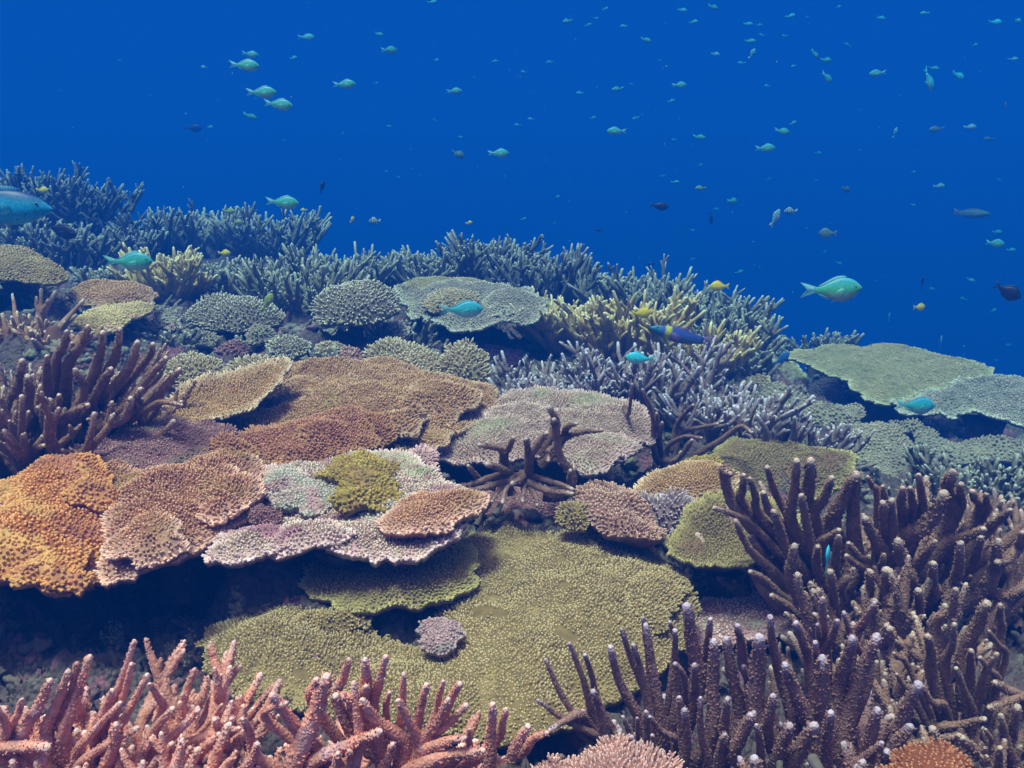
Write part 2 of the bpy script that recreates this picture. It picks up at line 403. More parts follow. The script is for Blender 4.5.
    Q = (off[:, :, None] + qs[None]).reshape(-1, 4); T = (off[:, :, None] + tq[None]).reshape(-1, 3)
    av = np.tile(np.r_[np.full(sides, .1), np.full(sides, .62), np.full(sides, .93), 1.0], len(n2))
    ac.add(VV.reshape(-1, 3), Q, T, a=av, b=np.repeat(out ** 1.7, nn))
    base = c0 + cc[0] * U + cc[1] * V - N * (thick + cone * min(emx, .35)) - np.array([0, 0, stalk])
    mt = M[mat]
    if parent is not None:
        o = ac.build('lobe', mt, parent, parent.location); return o
    if stalk > 0:
        root = empty(name, base, label, cat, group)
        ac.build('plate', mt, root, base)
        # stalk: flared, knobbly column from the sea bed to the underside
        sa = Acc(); topc = c0 + cc[0] * U + cc[1] * V - N * (thick + cone * .75 * min(emx, .35) + .012 + max(0, -dome) + wav * .6)
        rr = stalk_r * math.sqrt(area) * .5
        pts = np.array([base + (topc - base) * t for t in np.linspace(-.15, 1, 9)])
        rad = rr * (1.0 - .35 * np.sin(np.linspace(0, math.pi, 9))) * np.linspace(1.15, 1.25, 9)
        v, q_, t_, a_ = tube(pts, rad, 20, cap=.05, bump=.35, seed=seed)
        sa.add(v, q_, t_, a=.1 * a_)
        sa.build('stalk', M[stalkmat or 'rock'], root, base)
    else:
        base = c0
        root = ac.build(name, mt, None, base); tag(root, label, cat, group)
    for k, (lx, ly, rx, ry, lf) in enumerate(lobes):
        plate('lobe', None, None, mat, c, ell(lx, ly, rx, ry, seed=seed * 7 + k, j=.14), **{**kw, 'stalk': 0, 'dome': dome * .5, 'thick': .004, 'cone': .10, 'seed': seed * 7 + k + 300, 'tilt': tilt + 2, 'parent': root, 'lift': lf + dome * .8})
    for s_ in (0.0, .55, .95):
        for th_ in ((0,) if s_ == 0 else range(0, len(ol), max(1, len(ol) // 7))):
            p = W((cc + (ol[th_] - cc) * s_)[None], [-(drop + (0.0 if s_ < .9 else .03))])[0] if s_ else W(cc[None], [-drop])[0]
            ctrl.append((p[0], p[1], p[2], bedw))
    return root

def ell(cx, cy, rx, ry, n=14, rot=0, seed=0, j=.06):
    r_ = random.Random(seed); o = []
    for k in range(n):
        a = 2 * math.pi * k / n; s = 1 + r_.uniform(-j, j)
        x, y = math.cos(a) * rx * s, math.sin(a) * ry * s; c_, s_ = math.cos(math.radians(rot)), math.sin(math.radians(rot))
        o.append((cx + x * c_ - y * s_, cy + x * s_ + y * c_))
    return o

# ------------------------------------------------------------------ staghorn corals
def buds(acc, pts, rad, rs, dens=1.0):
    pts = np.asarray(pts); L = np.linalg.norm(np.diff(pts, axis=0), axis=1).sum(); rm = float(np.mean(rad))
    n = int(dens * L * 2 * math.pi * rm / (rm * .55) ** 2 * .55)
    if n < 3: return
    f = rs.random(n) * (len(pts) - 1); i = np.minimum(f.astype(int), len(pts) - 2); u = (f - i)[:, None]
    c = pts[i] * (1 - u) + pts[i + 1] * u; T = pts[i + 1] - pts[i]; T /= np.linalg.norm(T, axis=1)[:, None] + 1e-9
    R_ = np.interp(f, np.arange(len(rad)), rad)[:, None]
    o = rs.normal(0, 1, (n, 3)); o -= (o * T).sum(1)[:, None] * T; o /= np.linalg.norm(o, axis=1)[:, None] + 1e-9
    d = o * .8 + T * .75; d /= np.linalg.norm(d, axis=1)[:, None]
    X = np.cross(d, T); X /= np.linalg.norm(X, axis=1)[:, None] + 1e-9; Y = np.cross(d, X)
    b = c + o * R_ * .86; s = rm * rs.uniform(.13, .22, (n, 1)); h = rm * rs.uniform(.22, .5, (n, 1))
    an = np.arange(4) * math.pi / 2
    r0 = b[:, None] + (X[:, None] * np.cos(an)[None, :, None] + Y[:, None] * np.sin(an)[None, :, None]) * s[:, None]
    r1 = (b + d * h)[:, None] + (X[:, None] * np.cos(an)[None, :, None] + Y[:, None] * np.sin(an)[None, :, None]) * s[:, None] * .6
    ap = (b + d * h * 1.1)[:, None]
    V = np.concatenate([r0, r1, ap], 1).reshape(-1, 3); off = (np.arange(n) * 9)[:, None, None]
    j = np.arange(4); j2 = (j + 1) % 4
    Q = (off + np.stack([j, j2, 4 + j2, 4 + j], -1)[None]).reshape(-1, 4); Tt = (off + np.stack([4 + j, 4 + j2, np.full(4, 8)], -1)[None]).reshape(-1, 3)
    acc.add(V, Q, Tt, a=np.tile([.3] * 4 + [.62] * 4 + [.9], n))

def grow(acc, base, d, length, r, rs, level, sides, nsub, geo=0.5, wig=.35, subang=.75, sublen=.55, bump=.22):
    nseg = 7 if level == 0 else 5
    if sides <= 5: nseg = 5 if level == 0 else 4
    pts = [np.array(base, float)]; d = np.array(d, float); d /= np.linalg.norm(d)
    for k in range(nseg):
        d = d + rs.normal(0, wig * .28, 3) + np.array([0, 0, geo * .16]); d /= np.linalg.norm(d)
        pts.append(pts[-1] + d * length / nseg)
    pts = np.array(pts); rad = r * np.linspace(1.45, .46, nseg + 1)
    v, q, t, a = tube(pts, rad, sides, bump=bump, seed=int(rs.integers(1e6)))
    acc.add(v, q, t, a=a if level == 0 else .25 + .75 * a)
    if sides >= 9: buds(acc, pts, rad, rs)
    if level < 2 and nsub > 0:
        for k in range(nsub):
            i = int(rs.integers(1, nseg - 1)) if nseg > 3 else 1
            f = rs.random(); b = pts[i] * (1 - f) + pts[i + 1] * f
            T = pts[i + 1] - pts[i]; T /= np.linalg.norm(T)
            o = rs.normal(0, 1, 3); o -= o @ T * T; o /= np.linalg.norm(o); o[2] = abs(o[2]) * .6 + .1
            ang = subang * rs.uniform(.7, 1.25)
            dd = T * math.cos(ang) + o * math.sin(ang)
            rem = 1 - (i + f) / nseg
            grow(acc, b - dd * 0, dd, length * max(.16, sublen * rs.uniform(.55, 1.1) * (.35 + .65 * rem)), r * .82 * (1 - .25 * (i / nseg)), rs, level + 1, sides, nsub // 2 if level == 0 else 0, geo, wig, subang, sublen, bump)

def stag(label, mat, px, py, d, wpx, hpx, n=24, r=.007, lean=(0, 0), fan=.75, nsub=3, geo=.6, deep=.55, sides=8, group='staghorn corals', seed=0,
         parts=True, wig=.35, extra=(), subang=.7, sublen=.55, name='staghorn_coral', skirt=.0, sink=.03, bedw=1.0, hasfoot=True):
    """colony whose foot is at pixel (px,py) and depth d, wpx wide and hpx tall in the photo at that depth"""
    rs = np.random.default_rng(seed + 5)
    r *= RD(d) / d; d = RD(d)
    base = P(px, py, d); Wm, Hm = wpx * d / FPX, hpx * d / FPX
    root = empty(name, base, label, 'coral', group)
    accs = []
    for k in range(n):
        u = math.sqrt(rs.random()); th = rs.uniform(0, 2 * math.pi)
        ox, oy = u * math.cos(th), u * math.sin(th)
        foot = base + np.array([ox * Wm * .30, oy * Wm * .5 * deep, -sink + skirt * (1 - u)])
        dr = np.array([ox * fan + lean[0], oy * fan * .9 + lean[1], 1.0 - .35 * u * fan])
        dr = dr + rs.normal(0, .12, 3)
        dr /= np.linalg.norm(dr)
        # length so that the crown is a flattened dome
        Lz = .86 * Hm / max(.6, dr[2]); Lx = (Wm * .5) * 1.05 / max(.2, abs(dr[0]) + .12)
        L = min(Lz, Lx * 1.0) * rs.uniform(.72, 1.02)
        a = Acc(); grow(a, foot, dr, L, r * rs.uniform(.85, 1.15), rs, 0, sides, nsub, geo, wig, subang, sublen)
        accs.append(a)
    for (path, rp, d0, d1) in extra:
        d0, d1 = RD(d0), RD(d1)
        pts = [P(x, y, d0 + (d1 - d0) * i / (len(path) - 1)) for i, (x, y) in enumerate(path)]
        pts = [pts[0] + (base - pts[0]) * .42 + np.array([0, .01, -.015])] + pts
        pts = resample(pts, 11); rr = 1.04 * rp * (d0 + d1) / 2 / FPX
        a = Acc(); v, q, t, at = tube(pts, rr * (np.linspace(1.45, .55, len(pts))), max(sides, 10), bump=.22, seed=int(rs.integers(1e6)))
        a.add(v, q, t, a=at); buds(a, pts, rr * np.linspace(1.45, .55, len(pts)), rs); accs.append(a)
    foot = Acc(); fv, fq, ft, fa = tube([base + np.array([0, 0, -.08 - sink]), base + np.array([0, 0, -.02]), base + np.array([0, 0, .012])], np.array([Wm * .28, Wm * .24, Wm * .1]), 14, bump=.3, seed=seed)
    if parts:
        if hasfoot: foot.add(fv, fq, ft, a=0); foot.build('base', M[mat], root, base)
        for a in accs: a.build('branch', M[mat], root, base)
    else:
        bpy.data.objects.remove(root)
        m = Acc(); m.add(fv, fq, ft, a=0)
        for a in accs:
            for i in range(len(a.v)): pass
            m.v += a.v; m.a += a.a; m.b += a.b
            m.q += [x + m.n for x in a.q]; m.t += [x + m.n for x in a.t]; m.n += a.n
        root = m.build(name, M[mat], None, base); tag(root, label, 'coral', group)
    for (ox, oy) in ((0, 0), (.4, 0), (-.4, 0), (0, .4), (0, -.35)):
        ctrl.append((base[0] + ox * Wm, base[1] + oy * Wm, base[2] - .02 - .02 * (abs(ox) + abs(oy)), bedw))
    return root

def resample(pts, n):
    pts = np.asarray(pts, float)
    ex = np.vstack([2 * pts[0] - pts[1], pts, 2 * pts[-1] - pts[-2]]); out = []
    m = len(pts) - 1
    for k in range(n):
        t = k / (n - 1) * m; i = min(int(t), m - 1); f = t - i
        p0, p1, p2, p3 = ex[i], ex[i + 1], ex[i + 2], ex[i + 3]
        out.append(.5 * ((2 * p1) + (-p0 + p2) * f + (2 * p0 - 5 * p1 + 4 * p2 - p3) * f * f + (-p0 + 3 * p1 - 3 * p2 + p3) * f ** 3))
    return np.array(out)

def crop(items, s, ox, oy, d0, d1, bend=0.0):
    """branch lists measured on an enlargement: (base, ..., tip), radius"""
    o = []
    for path, rp in items:
        o.append(([(x / s + ox, y / s + oy) for x, y in path], rp / s, d0, d1))
    return o

# ------------------------------------------------------------------ plates, from the front of the reef to the back
plate('table_coral', 'broad olive-green table coral filling the lower middle, dotted with white specks', 'coral', 'olive', (450, 630, 1.25),
      [(198, 632), (215, 618), (240, 612), (262, 608), (280, 603), (330, 609), (352, 622), (380, 638), (402, 648), (428, 640), (446, 600), (462, 565), (474, 528), (510, 516), (550, 524), (592, 524), (628, 538), (655, 555), (683, 585), (692, 612), (683, 640), (655, 668), (600, 712), (520, 742), (400, 738), (300, 714), (240, 700), (212, 668)],
      tilt=5, sp=.0092, nub=(.0036, .0085), dome=.035, wav=.016, stalk=.14, drop=.14, seed=1, cone=.16, edge_noise=.010, bald=.25, lobes=[(632, 600, 52, 36, -.012), (330, 622, 40, 12, -.008)])
plate('table_coral', 'small olive crescent shelf under the pink-rimmed plate, above the broad olive table', 'coral', 'olive_rim', (400, 585, 1.29),
      [(307, 566), (330, 560), (360, 568), (395, 572), (430, 562), (452, 545), (474, 552), (476, 575), (465, 592), (440, 601), (400, 607), (360, 609), (325, 597), (307, 586)],
      tilt=6, sp=.0092, nub=(.0037, .009), dome=.01, wav=.012, stalk=.06, drop=.10, seed=2, cone=.15)
plate('table_coral', 'pink and white rimmed plate with mint-grey middle, right of the pink-brown plate', 'coral', 'greenpink', (350, 520, 1.34),
      [(205, 560), (222, 535), (245, 515), (255, 490), (275, 470), (320, 462), (400, 462), (440, 480), (484, 498), (470, 512), (467, 530), (450, 546), (420, 559), (380, 562), (335, 558), (315, 550), (285, 555), (245, 562)],
      tilt=7, sp=.0092, nub=(.0038, .0085), dome=.03, wav=.018, stalk=.10, drop=.10, seed=3, cone=.12, edge_noise=.012, lobes=[(310, 540, 46, 14, -0.0116)])
plate('table_coral', 'small brown plate with pale rim raised on the pink-rimmed plate', 'coral', 'pinkbrown', (350, 520, 1.34),
      [(383, 530), (398, 505), (420, 494), (450, 494), (482, 498), (484, 506), (462, 516), (450, 530), (425, 538), (400, 540)], tilt=7, lift=.022, sp=.0085, nub=(.0034, .009),
      dome=.02, stalk=0, drop=.06, seed=4, cone=.1)
plate('digitate_coral', 'yellow-green bushy coral patch in the middle of the pink-rimmed plate', 'coral', 'yellowgreen', (350, 520, 1.34),
      ell(364, 481, 41, 27, seed=5, j=.16), tilt=7, lift=.032, sp=.0115, nub=(.0052, .010), dome=.03, wav=.022, stalk=0, solid=True, drop=.06, seed=5, edge_noise=.02)
plate('encrusting_coral', 'mint-grey knobbly coral patch left of the yellow-green patch', 'coral', 'mint', (350, 520, 1.34),
      [(262, 480), (280, 468), (320, 466), (345, 480), (350, 500), (325, 512), (285, 510), (262, 498)], tilt=7, lift=.020, sp=.0105, nub=(.0045, .008), dome=.03, wav=.015, stalk=0, solid=True, drop=.06, seed=6, edge_noise=.02)
plate('encrusting_coral', 'green-white knobbly ledge just in front of the yellow-green patch', 'coral', 'mint', (350, 520, 1.34),
      [(345, 522), (360, 508), (395, 500), (412, 502), (398, 518), (375, 532), (350, 534)], tilt=7, lift=.014, sp=.010, nub=(.0044, .008), dome=.015, wav=.01, stalk=0, solid=True, drop=.05, seed=61)
# left orange group
plate('table_coral', 'bright orange plate coral at the left edge', 'coral', 'orange', (55, 530, 1.30),
      [(-60, 600), (0, 592), (30, 590), (70, 582), (98, 572), (112, 552), (132, 545), (122, 520), (140, 500), (118, 486), (100, 470), (70, 464), (30, 470), (5, 484), (-60, 510)],
      tilt=9, sp=.0105, nub=(.0047, .0085), dome=.045, wav=.024, stalk=.14, drop=.12, seed=7, cone=.14, edge_noise=.022, lobes=[(80, 492, 40, 20, -0.0084), (40, 555, 50, 24, -0.0108)])
plate('table_coral', 'pink-brown plate with fringed pale edge between the orange plate and the pink-rimmed plate', 'coral', 'pinkbrown', (195, 515, 1.335),
      [(98, 580), (130, 578), (176, 558), (215, 540), (250, 512), (271, 486), (264, 464), (236, 456), (205, 459), (185, 474), (150, 480), (110, 474), (90, 486), (100, 510), (108, 545)],
      tilt=9, sp=.0095, nub=(.0037, .0105), dome=.045, wav=.018, stalk=.12, drop=.12, seed=8, cone=.12, lobes=[(215, 490, 42, 24, -0.01), (150, 545, 38, 22, -0.0108)])
plate('encrusting_coral', 'small mauve lump in front of the orange plate at the left edge', 'coral', 'pink', (0, 520, 1.26),
      ell(-4, 522, 26, 20, seed=9), tilt=18, sp=.010, nub=(.004, .007), dome=.02, stalk=0, solid=True, drop=.03, seed=9)
plate('encrusting_coral', 'mauve crusty slope between the dark staghorn and the orange plate', 'coral', 'mauve', (110, 458, 1.50),
      [(-40, 500), (0, 482), (60, 466), (110, 440), (160, 432), (215, 430), (236, 440), (205, 470), (150, 486), (80, 486), (10, 496)], tilt=12, sp=.011, nub=(.004, .007), dome=.015, wav=.03, stalk=0, solid=True, drop=.03, seed=10)
# brown middle
plate('table_coral', 'wide light brown table coral left of centre with a lobed right edge', 'coral', 'brown', (370, 410, 1.85),
      [(205, 448), (235, 425), (262, 395), (285, 372), (320, 366), (375, 362), (420, 371), (465, 386), (492, 394), (496, 410), (478, 422), (455, 436), (432, 452), (404, 450), (392, 436), (350, 432), (290, 440), (240, 450)],
      tilt=8, sp=.0115, nub=(.0042, .011), dome=.035, wav=.022, stalk=.14, drop=.12, seed=11, cone=.12, edge_noise=.014, lobes=[(440, 404, 38, 16, -0.01), (330, 390, 50, 14, -0.0108), (400, 428, 30, 12, -0.01)])
plate('table_coral', 'red-brown lobed plate in front of the wide light brown table', 'coral', 'redbrown', (300, 446, 1.60),
      [(188, 464), (200, 450), (228, 438), (262, 432), (300, 420), (340, 413), (378, 419), (397, 430), (388, 444), (352, 462), (320, 468), (290, 470), (262, 466), (232, 460)],
      tilt=11, sp=.0098, nub=(.0038, .011), dome=.04, wav=.016, stalk=.10, drop=.10, seed=12, cone=.12, lobes=[(340, 436, 40, 16, -0.01), (232, 452, 28, 10, -0.01)])
plate('table_coral', 'brown shelf with pale fringed lip right of the dark staghorn', 'coral', 'tan', (220, 398, 1.72),
      [(154, 424), (160, 404), (184, 385), (220, 374), (255, 364), (286, 360), (290, 372), (272, 390), (246, 409), (216, 423), (190, 429), (168, 428)],
      tilt=11, sp=.0105, nub=(.0038, .011), dome=-.015, wav=.01, stalk=.16, drop=.16, seed=13, cone=.12)
plate('table_coral', 'narrow curled brown plate under the fringed brown shelf', 'coral', 'tan', (125, 440, 1.60),
      [(88, 464), (98, 446), (120, 434), (150, 424), (176, 428), (160, 440), (128, 450), (106, 462)], tilt=14, sp=.0105, nub=(.0038, .009), dome=.01, stalk=.08, drop=.09, seed=14)
plate('digitate_coral', 'tan bushy coral clump on the back corner of the fringed brown shelf', 'coral', 'beige', (258, 368, 1.86),
      ell(256, 370, 26, 13, seed=15), tilt=18, sp=.014, nub=(.005, .016), dome=.05, stalk=0, solid=True, drop=.05, seed=15)
plate('digitate_coral', 'tan bushy coral behind the fringed brown shelf, beside the dark staghorn', 'coral', 'beige', (195, 372, 1.92),
      ell(195, 374, 34, 13, seed=16), tilt=18, sp=.014, nub=(.005, .018), dome=.05, stalk=0, solid=True, drop=.05, seed=16)
# centre pink table
plate('table_coral', 'pale pink and grey-green table coral at centre behind the spidery brown staghorn', 'coral', 'pinkgrey', (545, 432, 1.80),
      [(436, 456), (445, 438), (468, 418), (490, 400), (530, 393), (580, 396), (622, 405), (652, 419), (652, 433), (632, 441), (626, 456), (604, 470), (584, 474), (560, 468), (520, 461), (478, 464)],
      tilt=10, sp=.0105, nub=(.0034, .011), dome=.02, wav=.015, stalk=.16, drop=.19, seed=17, cone=.14, edge_noise=.012, lobes=[(600, 448, 34, 16, -0.0116), (520, 415, 40, 12, -0.0108)])
plate('encrusting_coral', 'pink branching crust beside the dark hollow left of the spidery staghorn', 'coral', 'pinkwhite', (424, 468, 1.55),
      ell(424, 468, 14, 20, seed=18), tilt=40, sp=.010, nub=(.0036, .014), dome=.03, stalk=0, solid=True, drop=.05, seed=18)
plate('digitate_coral', 'pinkish-brown finger coral clump behind the olive table, right of the spidery staghorn', 'coral', 'pinktan', (612, 520, 1.44),
      [(576, 510), (585, 490), (610, 486), (640, 500), (660, 520), (658, 542), (640, 550), (610, 545), (585, 530)], tilt=16, sp=.0115, nub=(.0042, .011), dome=.04, wav=.03, stalk=0, solid=True, drop=.04, seed=19)
plate('digitate_coral', 'lilac-grey finger coral clump beside the pinkish-brown clump', 'coral', 'lilac', (664, 518, 1.50),
      ell(664, 516, 31, 20, seed=20), tilt=24, sp=.0135, nub=(.0042, .019), dome=.05, stalk=0, solid=True, drop=.05, seed=20)
plate('table_coral', 'golden-brown plate under the purple staghorn, above the yellow-rimmed plate', 'coral', 'tan', (682, 486, 1.62),
      [(636, 490), (655, 474), (690, 462), (722, 464), (736, 478), (730, 494), (706, 504), (664, 504), (642, 500)], tilt=12, sp=.010, nub=(.0034, .009), dome=.02, stalk=.08, drop=.08, seed=21)
plate('encrusting_coral', 'small yellow and pink crust behind the golden-brown plate', 'coral', 'yellowgreen', (703, 464, 1.72),
      ell(703, 464, 19, 9, seed=22), tilt=22, sp=.012, nub=(.0044, .009), dome=.03, stalk=0, solid=True, drop=.04, seed=22)
plate('table_coral', 'plate with bright yellow-green rim beside the dark overhang, right of the broad olive table', 'coral', 'olive_rim', (722, 530, 1.42),
      [(662, 537), (674, 531), (692, 508), (730, 492), (775, 496), (800, 520), (790, 548), (765, 562), (735, 568), (700, 567), (676, 557)], tilt=11, sp=.0095, nub=(.0036, .009), dome=-.03, stalk=.14, drop=.14, seed=23)
plate('encrusting_coral', 'olive mound behind the big brown staghorn, below the purple staghorn', 'coral', 'olive_rim', (770, 462, 1.85),
      [(700, 482), (716, 452), (740, 440), (790, 442), (842, 448), (856, 462), (850, 482), (800, 500), (740, 500)], tilt=18, sp=.0125, nub=(.0045, .008), dome=.06, wav=.02, stalk=0, solid=True, drop=.03, seed=24)
plate('encrusting_coral', 'pink and mint crust in the shade under the yellow-rimmed plate', 'coral', 'pinkwhite', (735, 612, 1.40),
      [(668, 622), (690, 602), (740, 594), (790, 596), (800, 622), (760, 638), (700, 640)], tilt=8, sp=.0105, nub=(.004, .007), dome=.02, stalk=0, solid=True, drop=.03, seed=25)
plate('encrusting_coral', 'round mauve knob sitting in the notch of the broad olive table', 'coral', 'paleknob', (437, 640, 1.18),
      ell(437, 640, 24, 15, seed=26, j=.15), tilt=22, sp=.0075, nub=(.0034, .003), dome=.03, stalk=0, solid=True, drop=.08, seed=26)
plate('encrusting_coral', 'small mauve-brown knob between the pink-brown plate and the pink-rimmed plate', 'coral', 'mauve', (266, 519, 1.31),
      ell(266, 519, 15, 8, seed=27), tilt=20, sp=.008, nub=(.003, .004), dome=.03, stalk=0, solid=True, drop=.05, seed=27)
plate('encrusting_coral', 'crimson and brown crust under the spidery staghorn', 'coral', 'mauve', (515, 508, 1.60),
      [(470, 515), (480, 495), (520, 485), (560, 490), (580, 505), (560, 520), (515, 522)], tilt=14, sp=.011, nub=(.004, .006), dome=.03, wav=.02, stalk=0, solid=True, drop=.03, seed=28)
plate('digitate_coral', 'small olive tuft at the back edge of the broad olive table', 'coral', 'olive', (570, 516, 1.42), ell(572, 516, 17, 11, seed=29), tilt=24, sp=.0095, nub=(.0036, .011),
      dome=.03, stalk=0, solid=True, drop=.05, seed=29)
# foreground crusts
plate('branching_coral', 'pale pink knobbly coral at the bottom edge between the salmon and purple-brown staghorns', 'coral', 'palecrust', (610, 775, .80),
      [(510, 800), (520, 768), (560, 750), (620, 746), (670, 750), (695, 774), (690, 800), (600, 830)], tilt=6, sp=.0085, nub=(.0030, .009), dome=.03, wav=.014, stalk=0, solid=True, drop=.03, seed=30)
plate('branching_coral', 'rust-red crusty coral at the bottom edge among the dark staghorns', 'coral', 'rustcrust', (915, 765, .80),
      [(862, 800), (880, 770), (905, 754), (945, 752), (968, 774), (950, 800)], tilt=8, sp=.0085, nub=(.0032, .007), dome=.02, stalk=0, solid=True, drop=.03, seed=31)

# middle distance, left
plate('table_coral', 'flat pinkish-brown plate coral on the left slope behind the open staghorn', 'coral', 'brown', (112, 296, 2.3),
      [(68, 296), (85, 286), (115, 284), (142, 286), (156, 296), (150, 308), (125, 312), (90, 306)], tilt=14, sp=.014, nub=(.005, .008), dome=.03, stalk=.08, drop=.08, seed=32)
plate('table_coral', 'small pale yellow plate below the flat pinkish-brown plate', 'coral', 'paleyellow', (112, 317, 2.15),
      [(74, 324), (84, 314), (112, 306), (140, 302), (152, 308), (136, 320), (104, 330)], tilt=14, sp=.014, nub=(.005, .007), dome=.01, stalk=.05, drop=.06, seed=33)
plate('table_coral', 'yellow-brown plate at the upper left edge above the open staghorn', 'coral', 'olive', (12, 264, 2.3),
      [(-50, 270), (-10, 250), (20, 248), (50, 262), (66, 274), (50, 282), (20, 280), (-40, 285)], tilt=16, sp=.014, nub=(.005, .007), dome=.03, stalk=.08, drop=.09, seed=34)
plate('digitate_coral', 'flat-topped cream finger coral on the left slope with a yellow-grey fish above it', 'coral', 'cream', (234, 318, 2.35),
      ell(234, 317, 47, 14, seed=35), tilt=16, sp=.0165, nub=(.0052, .017), dome=.05, stalk=.06, drop=.08, seed=35)
plate('digitate_coral', 'rounded white-tipped finger coral left of the stacked grey tables', 'coral', 'cream', (355, 307, 2.3),
      ell(355, 307, 43, 18, rot=-6, seed=36), tilt=22, sp=.0165, nub=(.0056, .017), dome=.06, stalk=.06, drop=.08, seed=36)
plate('digitate_coral', 'small cream finger coral below the rounded white-tipped one', 'coral', 'cream', (290, 348, 2.15),
      ell(290, 347, 21, 9, seed=37), tilt=20, sp=.016, nub=(.005, .015), dome=.04, stalk=0, solid=True, drop=.04, seed=37)
plate('digitate_coral', 'beige finger coral mound behind the wide light brown table', 'coral', 'beige', (408, 362, 2.1),
      [(366, 362), (372, 348), (395, 342), (425, 350), (448, 362), (450, 378), (430, 388), (395, 380)], tilt=24, sp=.0155, nub=(.0056, .017), dome=.06, stalk=0, solid=True, drop=.05, seed=38)
plate('digitate_coral', 'beige finger coral ball touching the left side of the purple staghorn', 'coral', 'beige', (465, 368, 2.05),
      ell(465, 367, 25, 22, seed=39), tilt=32, sp=.0155, nub=(.0056, .018), dome=.07, stalk=0, solid=True, drop=.05, seed=39)
plate('table_coral', 'large grey-green layered table coral left of the yellow-tan staghorn with a blue-green fish above it', 'coral', 'greyteal', (470, 306, 2.45),
      [(398, 292), (425, 284), (480, 279), (525, 285), (546, 300), (546, 316), (528, 327), (480, 330), (445, 326), (420, 316), (404, 304)], tilt=13, sp=.0145, nub=(.0048, .009), dome=.01, wav=.02, stalk=.26, drop=.34, seed=40, cone=.2, lobes=[(500, 312, 34, 9, -0.0092)])
plate('table_coral', 'upper grey-green layer resting on the back of the layered table coral', 'coral', 'sage', (440, 285, 2.62),
      [(400, 290), (410, 280), (440, 277), (480, 279), (490, 286), (462, 292), (425, 296)], tilt=11, sp=.0145, nub=(.0048, .008), dome=.02, stalk=0, drop=.06, seed=41)
plate('digitate_coral', 'beige finger coral ridge on the left edge of the layered table', 'coral', 'beige', (450, 300, 2.42),
      [(424, 306), (430, 296), (450, 290), (474, 294), (478, 302), (455, 305), (438, 312)], tilt=20, sp=.015, nub=(.0052, .015), dome=.03, stalk=0, solid=True, drop=.05, seed=42)
plate('table_coral', 'small grey plate on the right of the layered table, in front of its upper layer', 'coral', 'greyteal', (508, 302, 2.45),
      ell(510, 302, 27, 11, seed=43), tilt=14, sp=.014, nub=(.0046, .009), dome=.02, stalk=0, drop=.05, seed=43)
# right side
plate('table_coral', 'large smooth sage-green table coral on the right skyline', 'coral', 'sage', (890, 372, 2.7),
      [(788, 354), (805, 348), (850, 346), (905, 345), (960, 356), (994, 369), (988, 377), (962, 381), (928, 394), (900, 402), (880, 406), (866, 398), (850, 388), (845, 379), (815, 368), (792, 360)],
      tilt=9, sp=.0145, nub=(.0052, .006), dome=.02, wav=.014, stalk=.22, drop=.24, seed=44, cone=.1, edge_noise=.016)
plate('table_coral', 'grey-green speckled plate at the right edge below the sage-green table', 'coral', 'greyteal', (975, 400, 2.45),
      [(890, 402), (925, 392), (965, 380), (1030, 376), (1090, 390), (1090, 424), (1030, 428), (1000, 424), (975, 413), (945, 417), (915, 413)], tilt=10, sp=.0155, nub=(.0055, .009), dome=.02, wav=.02, stalk=.18, drop=.20, seed=45, cone=.12, edge_noise=.02)
plate('table_coral', 'low dim grey-green plate under the speckled plate, beside the blue-grey staghorn', 'coral', 'palegreen', (945, 432, 2.3),
      [(892, 428), (920, 430), (960, 438), (1000, 444), (1040, 450), (1040, 462), (990, 458), (940, 450), (905, 436)], tilt=10, sp=.0165, nub=(.006, .009), dome=.02, wav=.03, stalk=.08, drop=.1, seed=46)
plate('table_coral', 'shaded sloping plate left of the sage-green table, under a blue fish', 'coral', 'sage', (775, 372, 2.9),
      [(705, 350), (740, 346), (785, 358), (802, 370), (806, 384), (790, 394), (740, 388), (712, 370)], tilt=16, sp=.0175, nub=(.006, .007), dome=.02, stalk=.1, drop=.12, seed=47)
plate('encrusting_coral', 'pale green lumpy coral ridge in front of the shaded plate on the right slope', 'coral', 'palegreen', (815, 402, 2.35),
      [(740, 398), (762, 390), (815, 396), (850, 406), (862, 416), (852, 426), (800, 424), (755, 412)], tilt=16, sp=.0175, nub=(.0068, .010), dome=.04, wav=.03, stalk=0, solid=True, drop=.04, seed=48)
plate('encrusting_coral', 'pale green lumpy mound between the right staghorns and the speckled plate', 'coral', 'palegreen', (878, 446, 2.1),
      [(840, 430), (868, 424), (900, 432), (914, 450), (908, 474), (880, 476), (850, 462)], tilt=20, sp=.0155, nub=(.006, .009), dome=.05, wav=.025, stalk=0, solid=True, drop=.04, seed=49)
plate('digitate_coral', 'small beige finger coral on the slope left of the pale green ridge', 'coral', 'beige', (757, 384, 2.4),
      ell(757, 384, 13, 6, seed=50), tilt=22, sp=.016, nub=(.0055, .014), dome=.03, stalk=0, solid=True, drop=.04, seed=50)

